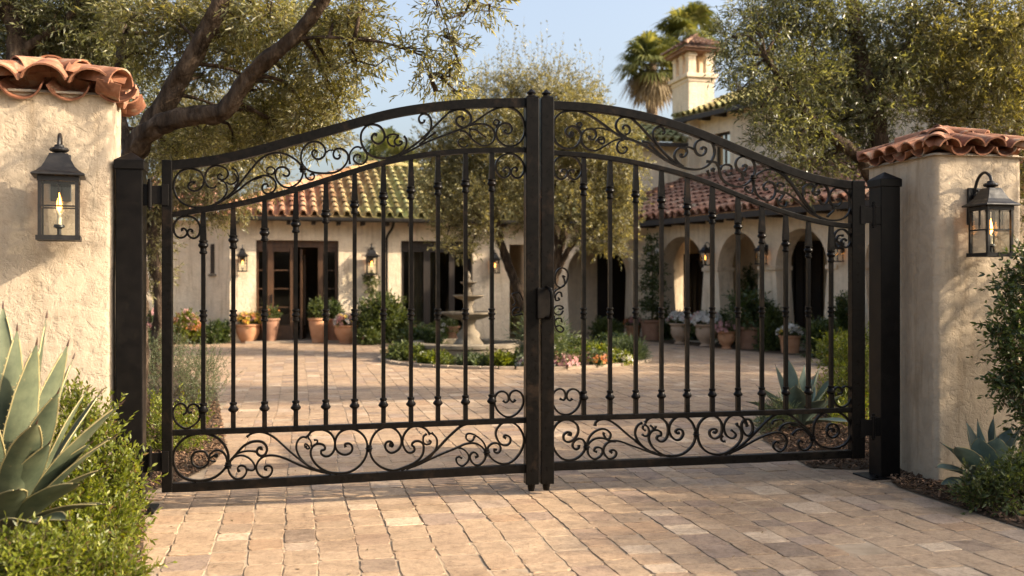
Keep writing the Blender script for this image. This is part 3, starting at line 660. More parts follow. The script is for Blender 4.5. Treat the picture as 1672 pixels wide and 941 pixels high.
# ------------------------------------------------------------------ pillars
def barrel(mb, p, e, s, n, r0, r1, ln, th=.011, lift=0.0, up=True, seg=9, arc=180, mi=0):
    """clay half pipe: p lower end centre, e side, s up-slope, n normal"""
    p = np.array(p, float); sg = 1 if up else -1; rings = []
    a0 = (180 - arc) / 2
    for (q, r) in ((p + n * lift, r0), (p + s * ln, r1)):
        outer, inner = [], []
        for k in range(seg + 1):
            an = R(a0 + arc * k / seg); cs, sn = math.cos(an), math.sin(an) * sg
            outer.append(q + e * cs * r + n * sn * r); inner.append(q + e * cs * (r - th) + n * sn * (r - th))
        rings.append(outer + inner[::-1])
    mb.rings(rings, mi=mi)
def pillar(o, F, hw, hd, zw, zap, tw, ov=.09, seed=1):
    """stucco pillar, local frame: front at y=-hd; hip roof of clay tiles"""
    rng = np.random.default_rng(seed)
    # shaft: rounded outline, many rings, hand-trowelled wobble
    cr = .045; out = []
    for cx, cy, a0 in ((hw - cr, hd - cr, 0), (-hw + cr, hd - cr, 90), (-hw + cr, -hd + cr, 180), (hw - cr, -hd + cr, 270)):
        for k in range(6): an = R(a0 + 90 * k / 5); out.append((cx + cr * math.cos(an), cy + cr * math.sin(an)))
    pts = []
    for i in range(len(out)):
        a, b = np.array(out[i]), np.array(out[(i + 1) % len(out)]); m = max(1, int(np.linalg.norm(b - a) / .05))
        for k in range(m): pts.append(a + (b - a) * k / m)
    rs = []
    for z in np.linspace(-.02, zw, 60):
        ring = []
        for x, y in pts:
            nn = np.array([x, y]); nn /= np.linalg.norm(nn)
            d = .009 * mnoise.noise(Vector((x * 2.2 + seed, y * 2.2, z * 1.7))) + .004 * mnoise.noise(Vector((x * 7 + seed, y * 7, z * 6)))
            ring.append((x + nn[0] * d, y + nn[1] * d, z))
        rs.append(ring)
    mb = MB(); mb.rings(rs); mb.build('stucco_shaft', M['stucco'], o, smooth=True, ang=180)
    # mortar core under the tiles
    e = .03
    mb = MB(); mb.rings([[(-hw - e, -hd - e, zw - .02), (hw + e, -hd - e, zw - .02), (hw + e, hd + e, zw - .02), (-hw - e, hd + e, zw - .02)],
                         [(-.02, -.02, zap - .05), (.02, -.02, zap - .05), (.02, .02, zap - .05), (-.02, .02, zap - .05)]])
    mb.build('mortar_bed', M['stucco'], o)
    mb = MB()
    for side in range(4):
        an = side * 90; c, s_ = math.cos(R(an)), math.sin(R(an))
        rot = lambda v: np.array([v[0] * c - v[1] * s_, v[0] * s_ + v[1] * c, v[2]])
        W, D = (hw, hd) if side % 2 == 0 else (hd, hw)
        rise = zap - zw; run = D
        sl = np.array([0, run, rise]); ln = np.linalg.norm(sl); sl = sl / ln; nn = np.array([0, -sl[2], sl[1]]); ee = np.array([1.0, 0, 0])
        ncol = max(2, round(2 * (W + .02) / tw)); t = 2 * (W + .02) / ncol; r = t * .46
        for k in range(ncol + 1):
            for cover in (0, 1):
                x = -W - .02 + (k + (.5 if cover else 0)) * t
                if cover and k == ncol: continue
                if abs(x) > W + .03: continue
                L = (ov + ln * max(.0, 1 - abs(x) / (W + .02))) + .06
                if L < .1: continue
                start = np.array([x, -D, zw]) - sl * ov + ee * rng.normal(0, .006)
                ofs = 0; first = True
                while ofs < L - .05:
                    seglen = min(.36, L - ofs)
                    jl = rng.normal(0, .012) if first else 0
                    if cover: barrel(mb, rot(start + sl * (ofs - .02 + jl) + nn * (.022 + .004 * rng.normal())), rot(ee), rot(sl), rot(nn), r * 1.1, r * .92, seglen + .05, lift=.014, up=True, arc=146)
                    else: barrel(mb, rot(start + sl * (ofs + jl * .7) + nn * .078), rot(ee), rot(sl), rot(nn), r * 1.06, r * .92, seglen + .04, lift=.008, up=False, arc=146)
                    ofs += .33; first = False
    # hip and apex tiles
    for sx, sy in ((1, 1), (-1, 1), (-1, -1), (1, -1)):
        a = np.array([sx * (hw + ov * .75), sy * (hd + ov * .75), zw - ov * .3]); b = np.array([0, 0, zap + .01])
        s = b - a; ln = np.linalg.norm(s); s /= ln; ee = np.cross(s, [0, 0, 1]); ee /= np.linalg.norm(ee); nn = np.cross(ee, s)
        ofs = 0
        while ofs < ln - .1:
            barrel(mb, a + s * ofs + nn * .035, ee, s, nn, tw * .46, tw * .40, min(.36, ln - ofs) + .03, lift=.02); ofs += .32
    mb.build('tile_cap', M['tile'], o, smooth=True, ang=45)

# taller pillar (front right corner against the post)
pw, pd = .80, .50
PA = GA + R(3.5); pq = GF(-.200, -.02, 0); cl = frame(pq, PA)(-pw / 2, pd / 2, 0)
pl = thing('gate_pillar', cl, 'taller cream stucco pillar with orange clay tile cap behind the big agave', 'pillar', PA, group='stucco gate pillars', kind='thing')
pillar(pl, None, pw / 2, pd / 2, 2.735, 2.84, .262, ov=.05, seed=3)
# shorter pillar
qc = np.array([3.155, 7.41]); pw2, pd2 = .74, .92
cr_ = (qc[0] + pw2 / 2 * gc - pd2 / 2 * gs, qc[1] + pw2 / 2 * gs + pd2 / 2 * gc, 0)
pr = thing('gate_pillar', cr_, 'shorter cream stucco pillar with reddish clay tile cap beside the tall dark shrub', 'pillar', GA, group='stucco gate pillars', kind='thing')
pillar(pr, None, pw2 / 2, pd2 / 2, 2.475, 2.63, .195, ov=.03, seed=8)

# ------------------------------------------------------------------ wall lantern (prototype: wall plane y=0, sticks out towards -y)
def make_lantern(label, group):
    o = thing('wall_lantern', (0, 0, 0), label, 'lantern', group=group)
    yc = -.21; L = M['lantern']
    mb = MB(); mb.box((-.06, -.022, .26), (.06, 0, .56)); mb.build('back_plate', L, o, bevel=.006)
    mb = MB(); arm = crom([(0, -.02, .50), (0, -.035, .58), (0, -.075, .645), (0, -.135, .67), (0, -.19, .645), (0, yc - .005, .60), (0, yc, .55)], 5)
    mb.tube(arm, .0125, 8); mb.lathe([(.001, .475), (.022, .48), (.026, .495), (.018, .508), (.001, .515)], (0, -.035, .0), 10)
    mb.tube(crom([(0, -.04, .47), (0, -.07, .50), (0, -.062, .535), (0, -.045, .53)], 4), .008, 6)
    mb.build('arm', L, o, smooth=True)
    mb = MB(); prof = [(.150, .395), (.152, .402), (.148, .410), (.122, .425), (.095, .452), (.077, .485), (.062, .520), (.055, .535), (.052, .54)]
    mb.lathe([(r * 1.414, z) for r, z in prof], (0, yc, 0), 4, rot=math.pi / 4)
    mb.lathe([(.03, .538), (.03, .548), (.05, .553), (.058, .565), (.05, .578), (.03, .582), (.028, .595), (.012, .60)], (0, yc, 0), 16)
    mb.build('canopy', L, o, bevel=.003)
    mb = MB(); h = .104; b = .010
    for sx in (-1, 1):
        for sy in (-1, 1): mb.box((sx * h - b, yc + sy * h - b, .03), (sx * h + b, yc + sy * h + b, .395))
    for z0, z1, g in ((.0, .03, .012), (.362, .392, .004)):
        g2 = h + b + g
        mb.box((-g2, yc - g2, z0), (g2, yc - h + b, z1)); mb.box((-g2, yc + h - b, z0), (g2, yc + g2, z1))
        mb.box((-g2, yc - h + b, z0 + .001), (-h + b, yc + h - b, z1 - .001)); mb.box((h - b, yc - h + b, z0 + .001), (g2, yc + h - b, z1 - .001))
    mb.box((-h, yc - h, .004), (h, yc + h, .016))
    for sg in (-1, 1):
        mb.box((-h, yc + sg * h - .005, .205), (h, yc + sg * h + .005, .215)); mb.box((sg * h - .005, yc - h, .205), (sg * h + .005, yc + h, .215))
        mb.box((-.003, yc + sg * h - .0035, .216), (.003, yc + sg * h + .0035, .362)); mb.box((sg * h - .0035, yc - .003, .216), (sg * h + .0035, yc + .003, .362))
    mb.build('cage', L, o)
    mb = MB()
    for sg in (-1, 1):
        mb.quad((-h, yc + sg * (h - .004), .03), (h, yc + sg * (h - .004), .03), (h, yc + sg * (h - .004), .365), (-h, yc + sg * (h - .004), .365))
        mb.quad((sg * (h - .004), yc - h, .03), (sg * (h - .004), yc + h, .03), (sg * (h - .004), yc + h, .365), (sg * (h - .004), yc - h, .365))
    mb.build('glass', M['glass'], o)
    mb = MB(); mb.lathe([(.03, .016), (.03, .03), (.012, .04), (.012, .075), (.034, .085), (.03, .10), (.02, .10)], (0, yc, 0), 12); mb.build('burner', L, o, smooth=True)
    mb = MB(); mb.lathe([(.013, .10), (.013, .17), (.005, .175)], (0, yc, 0), 10); mb.build('candle', M['candle'], o, smooth=True)
    mb = MB(); mb.lathe([(.002, .176), (.013, .195), (.017, .215), (.013, .245), (.006, .28), (.001, .30)], (0, yc, 0), 10); mb.build('flame', M['flame'], o, smooth=True)
    return o
lan = make_lantern('large black wall lantern on the taller stucco pillar above the big agave', 'lanterns on the gate pillars')
# wall point on the taller pillar: front face w=-.02
def pil_u(px, w):
    A = GF(0, w, 0); return line_u((A[0], A[1]), (gc, gs), px)
pc, ps = math.cos(PA), math.sin(PA); A_ = frame(pq, PA)(0, -.21, 0); ul = line_u(A_[:2], (pc, ps), 90.5); q = frame(pq, PA)(ul, -.003, 0)
lan.location = (q[0], q[1], 1.765); lan.rotation_euler = (0, 0, PA + R(6))
fu = lambda px, out: line_u((qc[0] + out * gs, qc[1] - out * gc), (gc, gs), px)
ur = fu(1620, .21)
place(lan, (qc[0] + ur * gc, qc[1] + ur * gs, 1.695), GA, 'large black wall lantern on the shorter stucco pillar above the tall dark shrub', .93)

# ------------------------------------------------------------------ ground
BED_FR = [(2.84, 7.33), (3.14, 6.05), (3.55, 4.2), (7.5, 4.0), (8, 9.5), (4.2, 8.6), (3.0, 8.3)]
BED_FL = [(-2.47, 6.75), (-2.40, 6.5), (-2.02, 5.45), (-1.68, 4.3), (-1.5, 3.4), (-6, 3.0), (-6, 6.5)]
BED_BR = [(2.43, 8.12), (2.40, 9.5), (2.62, 10.6), (3.3, 12.6), (5.1, 16.6), (9, 17.5), (10, 9.0), (3.05, 8.05), (2.75, 7.98)]
BED_BL = [(-2.66, 6.95), (-2.50, 7.6), (-2.48, 8.3), (-2.62, 9.1), (-3.05, 10.5), (-4.1, 13.8), (-6.0, 17.8), (-9.5, 19), (-11, 7), (-3.4, 6.6)]
ISL = (.06, 20.0, 2.72)
isl_poly = [(ISL[0] + ISL[2] * math.cos(t), ISL[1] + ISL[2] * math.sin(t)) for t in np.linspace(0, 6.283, 60)[:-1]]
HA = R(14.0); HO = (-7.09, 25.0); h1_ = (math.cos(HA), math.sin(HA))
AU = line_u(HO, h1_, 1040)                                   # facade length to the arcade corner
AO = (HO[0] + AU * h1_[0], HO[1] + AU * h1_[1]); AE = (7.3, 20.3)
AL = math.hypot(AE[0] - AO[0], AE[1] - AO[1]); AA = math.atan2(AE[1] - AO[1], AE[0] - AO[0])
def pavers():
    rng = np.random.default_rng(5); V = []; F4 = []; F8 = []
    beds = [BED_FR, BED_FL, BED_BR, BED_BL]
    c, s = gc, gs
    nv = 0; u = -8.5
    while u < 12.5:                                     # courses run away from the gate
        cwid = rng.choice([.18, .20, .22, .24]); w = -4.4 + rng.random() * .3; cu = u + cwid / 2; u += cwid
        while w < 23.5:
            d = rng.choice([.17, .21, .235, .26, .31]) * rng.uniform(.95, 1.05); near = w < 3.2
            cw = w + d / 2; w += d
            x = G0[0] + cu * c - cw * s; y = G0[1] + cu * s + cw * c
            if any(inpoly(x, y, b) for b in beds): continue
            if math.hypot(x - ISL[0], y - ISL[1]) < ISL[2] + .42: continue
            if y > HO[1] + (x - HO[0]) * .249 + .6: continue
            if y > 12 and x > 3 and (x - AO[0]) * math.sin(AA) - (y - AO[1]) * math.cos(AA) < -.8: continue
            if y < 3.4 or abs(x) > 1.2 * y + 3: continue
            g = rng.uniform(.0028, .0052); hu, hw = cwid / 2 - g, d / 2 - rng.uniform(.004, .007)
            z = rng.normal(0, .0019); tu, tw_ = rng.normal(0, .0035, 2); rot = rng.normal(0, .008)
            if near:
                m = 3; o_ = []
                for (ax, ay), (bx, by) in (((-1, -1), (1, -1)), ((1, -1), (1, 1)), ((1, 1), (-1, 1)), ((-1, 1), (-1, -1))):
                    for q in range(m): o_.append((ax + (bx - ax) * (q + (.18 if q == 0 else 0)) / m, ay + (by - ay) * (q + (.18 if q == 0 else 0)) / m))
                    o_.append((ax + (bx - ax) * .93, ay + (by - ay) * .93))
                pp = np.array([(a * hu, b * hw) for a, b in o_]) + rng.normal(0, .0038, (len(o_), 2))
                lv = [(1.0, -.03), (1.0, -.0028), (.975, 0.0)]
            else:
                pp = np.array([(-hu, -hw), (hu, -hw), (hu, hw), (-hu, hw)]) + rng.normal(0, .003, (4, 2)); lv = [(1.0, -.03), (1.0, -.002), (.98, 0.0)]
            cs, sn = math.cos(rot), math.sin(rot); pp = np.stack([pp[:, 0] * cs - pp[:, 1] * sn, pp[:, 0] * sn + pp[:, 1] * cs], 1)
            k = len(pp)
            for sc, zz in lv:
                for a, b in pp:
                    a2, b2 = a * sc, b * sc
                    V.append((x + a2 * c - b2 * s, y + a2 * s + b2 * c, zz + z + a2 * tu + b2 * tw_))
            for li in range(len(lv) - 1):
                for j in range(k): F4.append((nv + li * k + j, nv + li * k + (j + 1) % k, nv + (li + 1) * k + (j + 1) % k, nv + (li + 1) * k + j))
            t0 = nv + (len(lv) - 1) * k
            (F8 if k > 4 else F4).append(tuple(range(t0, t0 + k)))
            nv += k * len(lv)
    # two rings of setts round the island
    for r0, r1 in ((ISL[2] + .03, ISL[2] + .21), (ISL[2] + .215, ISL[2] + .40)):
        n = int(2 * math.pi * r1 / .22)
        for k in range(n):
            a0, a1 = 2 * math.pi * k / n + .002, 2 * math.pi * (k + 1) / n - .002
            z = rng.normal(0, .002)
            q = [(r0, a0), (r0, a1), (r1, a1), (r1, a0)]; q = q[::-1]
            for zz in (-.03, z):
                for r, a in q: V.append((ISL[0] + r * math.cos(a), ISL[1] + r * math.sin(a), zz))
            for j in range(4): F4.append((nv + j, nv + (j + 1) % 4, nv + 4 + (j + 1) % 4, nv + 4 + j))
            F4.append((nv + 4, nv + 5, nv + 6, nv + 7)); nv += 8
    # sand bed
    b = nv; S = 26
    V += [(-14, 2.0, -.0052), (16, 2.0, -.0052), (16, 32, -.0052), (-14, 32, -.0052)]
    F4.append((b, b + 1, b + 2, b + 3))
    mi = np.zeros(len(F4) + len(F8), int); mi[len(F4) - 1] = 1
    V = np.array(V, float)
    for i in range(nv):
        x, y = V[i, 0], V[i, 1]
        q = mnoise.noise(Vector((x * .45, y * .45, 3))) * .035 + mnoise.noise(Vector((x * 1.7, y * 1.7, 9))) * .012
        q2 = mnoise.noise(Vector((x * .5, y * .5, 31))) * .03 + mnoise.noise(Vector((x * 1.9, y * 1.9, 17))) * .012
        V[i, 0] += q; V[i, 1] += q2; V[i, 2] += mnoise.noise(Vector((x * .8, y * .8, 5))) * .004
    o = mesh_np('paving', np.array(V), [np.array(F4), np.array(F8)], [M['paver'], M['sand']], mi, smooth=False)
    return tag(o, 'tumbled tan stone paving of the drive and courtyard', None, kind='structure')
pavers()
mb = MB(); mb.quad((-300, -60, -.05), (300, -60, -.05), (300, 500, -.05), (-300, 500, -.05))
tag(mb.build('ground', M['ground']), 'dry ground around the drive and the house', None, kind='structure')

def bed(poly, name, label, seed, nch, clip=(-9, 9, 0, 99)):
    rng = np.random.default_rng(seed); p = np.array(poly); lo, hi = p.min(0), p.max(0)
    # soil: fan of a filled outline at low height
    mb = MB(); mb.poly([(x, y, .004) for x, y in poly]); mb.v += []; 
    o = mb.build(name, [M['soil']])
    V = []; F = []; n = 0; tries = 0
    while n < nch and tries < nch * 40:
        tries += 1
        x, y = lo + rng.random(2) * (hi - lo)
        if y > 3 and rng.random() > min(1, (9 / max(y, 4)) ** 2): continue
        if not (clip[0] < x < clip[1] and clip[2] < y < clip[3]) or not inpoly(x, y, poly): continue
        z = .012 + rng.random() * .03; L = rng.uniform(.015, .05); W = rng.uniform(.006, .018)
        d = rng.normal(size=3); d[2] *= .35; d /= np.linalg.norm(d); w = np.cross(d, rng.normal(size=3) * .4 + np.array([0, 0, 1])); w /= np.linalg.norm(w); h = np.cross(d, w) * .004
        c0 = np.array([x, y, z]); b = len(V)
        for sg in (-1, 1):
            for a, q in ((-1, -1), (1, -.7), (.9, 1), (-1.1, .8)): V.append(c0 + d * L * a * .5 + w * W * q * .5 + h * sg)
        for q in ((3,2,1,0),(4,5,6,7),(0,1,5,4),(1,2,6,5),(2,3,7,6),(3,0,4,7)): F.append([b + i for i in q])
        n += 1
    ch = mesh_np(name + '_chips', np.array(V), np.array(F), M['chips'], smooth=False)
    tag(o, label, None, kind='structure'); tag(ch, label.replace('soil', 'bark chips'), None, kind='stuff')
    ch.name = 'bark_mulch'
bed(BED_FR, 'planting_bed', 'dark soil of the bed in front of the shorter pillar', 1, 4500, (2, 4.2, 5.2, 8.4))
bed(BED_FL, 'planting_bed', 'dark soil of the bed under the big agave', 2, 2500, (-3.2, 0, 4.2, 7))
bed(BED_BR, 'planting_bed', 'dark soil of the bed around the agave behind the gate', 3, 5500, (2, 4.6, 7, 12.5))
bed(BED_BL, 'planting_bed', 'dark soil of the bed with rosemary behind the gate', 4, 5500, (-4.2, 0, 6, 12.5))
# ------------------------------------------------------------------ house
FH = frame(HO, HA); AF = frame(AO, AA)
villa = thing('villa', (HO[0], HO[1], 0), 'cream stucco courtyard house with clay tile roofs, arcade and chimney', 'house')
fu_ = lambda px, w=0.0: line_u(FH(0, w, 0)[:2], h1_, px)
ad_ = (math.cos(AA), math.sin(AA))
au_ = lambda px, w=0.0: line_u(AF(0, w, 0)[:2], ad_, px)
def wall(mb, F, u0, u1, z0, z1, th, ops=()):
    """wall sheet with thickness; ops: ('r',ua,ub,za,zb) or ('a',uc,half,spring,rise,batter)"""
    us = {u0, u1}; prof = []
    for o in ops:
        if o[0] == 'r':
            _, a, b, za, zb = o; us |= {a, b}; prof.append((a, b, lambda u, za=za: za, lambda u, zb=zb: zb))
        else:
            _, c, h, sp, ri, bt = o
            aa = [c - h * math.cos(math.pi * k / 20) for k in range(21)] + [c - h + bt, c + h - bt]; us |= set(aa)
            lo = lambda u, c=c, h=h, sp=sp, bt=bt: 0.0 if abs(u - c) <= h - bt + 1e-6 else sp * (abs(u - c) - h + bt) / max(bt, 1e-6)
            hi = lambda u, c=c, h=h, sp=sp, ri=ri: sp + ri * math.sqrt(max(0, 1 - ((u - c) / h) ** 2))
            prof.append((c - h, c + h, lo, hi))
    us = sorted(us); cl_ = [us[0]]
    for u in us[1:]:
        if u - cl_[-1] > 1e-5: cl_.append(u)
    us = cl_
    for a, b in zip(us[:-1], us[1:]):
        m = (a + b) / 2; h = [p for p in prof if p[0] < m < p[1]]
        def strip(la, lb, ha, hb):
            for w, fl in ((0, False), (th, True)):
                q = [F(a, w, la), F(b, w, lb), F(b, w, hb), F(a, w, ha)]
                mb.poly(q[::-1] if fl else q)
        if not h: strip(z0, z0, z1, z1); continue
        p = h[0]; e = 1e-6
        la, lb, ha, hb = p[2](a + e), p[2](b - e), p[3](a + e), p[3](b - e)
        if la > z0 + 1e-4 or lb > z0 + 1e-4:
            strip(z0, z0, max(la, z0), max(lb, z0)); mb.quad(F(a, 0, la), F(a, th, la), F(b, th, lb), F(b, 0, lb))
        strip(ha, hb, z1, z1); mb.quad(F(a, 0, ha), F(b, 0, hb), F(b, th, hb), F(a, th, ha))
    for p in prof:
        for u, e in ((p[0], 1e-6), (p[1], -1e-6)):
            l, h = max(z0, p[2](u + e)), p[3](u + e)
            if h - l > .01: mb.quad(F(u, 0, l), F(u, 0, h), F(u, th, h), F(u, th, l))
    for u in (u0, u1): mb.quad(F(u, 0, z0), F(u, th, z0), F(u, th, z1), F(u, 0, z1))
    mb.quad(F(u0, 0, z1), F(u1, 0, z1), F(u1, th, z1), F(u0, th, z1))
EZ = 3.12
d1a, d1b, d2a, d2b, d3a, d3b = fu_(418), fu_(553), fu_(655), fu_(772), fu_(832), fu_(857)
a0a, a0b = fu_(926), fu_(1031)
mb = MB(); wall(mb, FH, -.0, AU + .0, -.02, EZ, .42, [('r', d1a, d1b, -.02, 2.60), ('r', d2a, d2b, -.02, 2.62), ('r', d3a, d3b, -.02, 2.55), ('a', (a0a + a0b) / 2, (a0b - a0a) / 2, 1.75, .87, .06)])
mb.build('facade', M['house'], villa, True)
# canted return and recessed wall on the left
c0 = np.array([HO[0], HO[1]]); cd = np.array([-.83, .557]); CF = frame(tuple(c0 + cd * 1.1), math.atan2(-cd[1], -cd[0]))
mb = MB(); wall(mb, CF, 0, 1.1, -.02, EZ, .3); 
mb.build('canted_wall', M['house'], villa, True)
c1 = c0 + cd * 1.1; RF = frame(tuple(c1 - 7 * np.array(h1_)), HA)
mb = MB(); wall(mb, RF, 0, 7, -.02, EZ, .3); mb.build('recessed_wall', M['house'], villa, True)
mb = MB(); mb.box((.40, -.03, 1.75), (.52, -.004, 2.5), CF); slot = mb.build('slot_window', M['dkwood'], villa, True)
mb = MB(); mb.box((.33, -.05, 1.68), (.60, -.002, 1.74), CF); s_ = mb.build('sill', M['stone'], slot); 
s_.matrix_parent_inverse.identity()
for v in s_.data.vertices: v.co.x -= HO[0]; v.co.y -= HO[1]
# inside shell
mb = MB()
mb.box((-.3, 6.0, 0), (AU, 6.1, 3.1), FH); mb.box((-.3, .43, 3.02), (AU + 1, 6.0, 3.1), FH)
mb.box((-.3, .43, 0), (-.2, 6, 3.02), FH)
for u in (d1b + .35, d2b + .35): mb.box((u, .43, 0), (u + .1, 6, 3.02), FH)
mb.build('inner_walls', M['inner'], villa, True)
mb = MB(); pd_ = fu_(975, 1.9), fu_(1024, 1.9)
wall(mb, frame(FH(0, 1.9, 0), HA), a0a - 1.1, AU + 3.4, 0, 3.02, .15, [('r', pd_[0], pd_[1], 0, 2.45)]); mb.box((a0a - 1.15, .43, 0), (a0a - 1.0, 1.9, 3.02), FH)
mb.build('porch_wall', M['house'], villa, True)
mb = MB(); mb.box((pd_[0], 2.0, 0), (pd_[1], 2.04, 2.45), FH)
for k in range(2):
    w_ = (pd_[1] - pd_[0]) / 2
    for z0, z1 in ((.25, 1.1), (1.25, 2.25)): mb.box((pd_[0] + k * w_ + .08, 1.985, z0), (pd_[0] + (k + 1) * w_ - .08, 1.999, z1), FH)
mb.build('porch_door', M['dkwood'], villa, True)
mb = MB(); mb.box((d1a - .25, -.35, -.02), (d1b + .25, 5.9, .05), FH); mb.box((d2a - .1, -.2, -.02), (d2b + .2, 5.9, .05), FH); mb.box((a0a - 1.1, .02, -.02), (AU + 3.3, 1.9, .045), FH)
mb.build('threshold', M['kerb'], villa, True)
# doors
def french(name, posts, zt, u0, u1, panes, curtains=(), w=.16, mat='wood', header=.17):
    mb = MB()
    mb.box((u0 + .002, w, zt - header), (u1 - .002, w + .13, zt - .002), FH)
    for a, b in posts: mb.box((a, w + .005, .05), (b, w + .12, zt - header + .002), FH)
    for a, b in panes:
        mb.box((a, w + .02, .05), (b, w + .08, .42), FH); mb.box((a, w + .02, zt - header - .12), (b, w + .08, zt - header), FH)
    for a, b in (panes if mat == 'wood' else ()):
        for k in (1, 2, 3):
            z = .42 + (zt - header - .54) * k / 4; mb.box((a, w + .03, z - .012), (b, w + .045, z + .012), FH)
    o = mb.build(name, M[mat], villa, True)
    mb = MB()
    for a, b in panes: mb.quad(FH(a, w + .05, .42), FH(b, w + .05, .42), FH(b, w + .05, zt - header - .12), FH(a, w + .05, zt - header - .12))
    g = mb.build('glass', M['winglass'], None); g.parent = o
    mb = MB(); a, b = panes[min(1, len(panes) - 1)]; mb.box((a - .06, w - .03, 1.0), (a - .03, w + .0, 1.22), FH); q2 = mb.build('handle', M['lantern'], None); q2.parent = o
    if curtains:
        mb = MB()
        for a, b in curtains:
            n = 26; rs = []
            for z in (.1, 1.3, 2.4): rs.append([FH(a + (b - a) * k / n, w + .25 + .03 * math.sin(k * 1.9) , z) for k in range(n + 1)])
            mb.rings(rs, closed=False, cap=False)
        c = mb.build('curtain', M['curtain'], None, smooth=True); c.parent = o
    for ch in o.children:
        for v in ch.data.vertices: v.co.x -= HO[0]; v.co.y -= HO[1]
    return o
f = fu_
french('entrance_door', [(f(419.5), f(422)), (f(437), f(447)), (f(474), f(479)), (f(520), f(528)), (f(548), f(551.5))], 2.60, d1a, d1b, [(f(422), f(437)), (f(447), f(474)), (f(528), f(548))])
mb = MB(); uo = f(494); OF = frame(FH(uo, .2, 0), HA + R(80)); 
mb.box((0, 0, .06), (.08, .05, 2.38), OF); mb.box((.62, 0, .06), (.72, .05, 2.38), OF); mb.box((.08, 0, .06), (.62, .05, .4), OF); mb.box((.08, 0, 2.26), (.62, .05, 2.38), OF)
o_ = mb.build('open_door', M['wood'], villa, True)
french('patio_door', [(f(656), f(660)), (f(672), f(677)), (f(693), f(704)), (f(714), f(718)), (f(735), f(744)), (f(767), f(770.5))], 2.62, d2a, d2b, [(f(660), f(672)), (f(677), f(693)), (f(704), f(714)), (f(718), f(735))], [(f(676), f(692)), (f(704), f(713))], mat='dkwood')
# arcade
arch = []
for pa, pb in ((1077, 1149), (1172, 1240), (1266, 1351), (1412, 1500)):
    a, b = au_(pa), au_(pb); arch.append(('a', (a + b) / 2, (b - a) / 2, 1.85, .87, .17))
AE_U = arch[-1][1] + arch[-1][2] + 1.2
mb = MB(); wall(mb, AF, 0, AE_U, -.02, EZ, .46, arch); mb.build('arcade_wall', M['house'], villa, True)
for k, a in enumerate(arch):
    for sg in (-1, 1):
        e = a[1] + sg * a[2]
        mb = MB(); lo_, hi_ = sorted((e - sg * .035, e + sg * .30)); mb.box((lo_, -.04, 1.80), (hi_, .5, 1.90), AF)
        mb.build('impost', M['house'], villa, True, bevel=.015)
mb = MB()
ops = [('r', au_(1092, 2.6), au_(1118, 2.6), 0, 2.4), ('r', au_(1285, 2.6), au_(1325, 2.6), 0, 2.5)]
wall(mb, frame(AF(0, 2.6, 0), AA), -1.0, AE_U, 0, 3.02, .2, [])
mb.box((-1.2, .47, 3.02), (AE_U, 2.6, 3.1), AF); mb.box((AE_U - .2, .47, 0), (AE_U, 2.6, 3.02), AF)
mb.build('loggia_wall', M['house'], villa, True)
for pa, pb, h in ((1122, 1147, 2.3), (1300, 1340, 2.5), (1425, 1470, 2.4)):
    a, b = au_(pa, 2.58), au_(pb, 2.58); mb = MB(); mb.box((a, 2.55, 0), (b, 2.595, h), AF)
    for k in range(1, 3): mb.box((a + (b - a) * k / 3 - .015, 2.53, .1), (a + (b - a) * k / 3 + .015, 2.549, h - .1), AF)
    mb.box((a - .08, 2.5, 0), (a - .002, 2.59, h + .08), AF); mb.box((b + .002, 2.5, 0), (b + .08, 2.59, h + .08), AF); mb.box((a - .002, 2.5, h + .002), (b + .002, 2.59, h + .08), AF)
    mb.build('loggia_door', M['dkwood'], villa, True)
mb = MB(); mb.box((-.9, .0, -.02), (AE_U, 2.6, .04), AF); mb.build('loggia_floor', M['kerb'], villa, True)
# roofs
def roof_field(mb, F, u0, u1, w0, z0, run, pitch, Lfun=None, tw=.27, tl=.42, seed=0):
    rng = np.random.default_rng(seed)
    O = np.array(F(u0, w0, z0)); e = np.array(F(1, 0, 0)) - np.array(F(0, 0, 0)); b = np.array(F(0, 1, 0)) - np.array(F(0, 0, 0))
    s = b + np.array([0, 0, pitch]); k = np.linalg.norm(s); s /= k; n = np.cross(e, s); LN = run * k
    nc = int((u1 - u0) / tw)
    for i in range(nc):
        x = (i + .5) * tw; a0, a1 = (0, LN) if Lfun is None else Lfun(x, LN)
        j = 0; a = a0
        while a < a1 - .08:
            ln = min(tl, a1 - a) + .05
            for up, xx in ((True, x), (False, x + tw / 2)):
                p = O + e * (xx + rng.normal(0, .006)) + s * (a + rng.normal(0, .012)) + n * (.055 if up else .075)
                rr = tw * (.33 if up else .30); th = .018; sg = 1 if up else -1; rs = []
                for q, r, lf in ((p, rr, .034), (p + s * ln, rr * .80, 0)):
                    rs.append([q + n * lf + e * math.cos(math.pi * m / 6) * r + n * math.sin(math.pi * m / 6) * r * sg for m in range(7)])
                mb.rings(rs, closed=False, cap=False)
                if a == a0:
                    q = p + n * .02
                    o_ = [q + e * math.cos(math.pi * m / 6) * rr + n * math.sin(math.pi * m / 6) * rr * sg for m in range(7)]
                    i_ = [q + e * math.cos(math.pi * m / 6) * (rr - th) + n * math.sin(math.pi * m / 6) * (rr - th) * sg for m in range(7)]
                    for m in range(6): mb.quad(o_[m], o_[m + 1], i_[m + 1], i_[m])
            a += tl; j += 1
    # underlay
    W = (u1 - u0); a, c = (0, LN)
    if Lfun is None:
        mb.quad(O, O + e * W, O + e * W + s * LN, O + s * LN)
    else:
        pts = [O + e * .0, O + e * W]
        top = [O + e * x + s * Lfun(x, LN)[1] for x in np.linspace(W, 0, 30)]
        mb.poly(pts + top)
PT = .40; KP = math.hypot(1, PT); W0 = -.5; RUN = 4.3
mb = MB()
hip = lambda x, LN: (0, min(LN, max(.05, (x) * KP)))
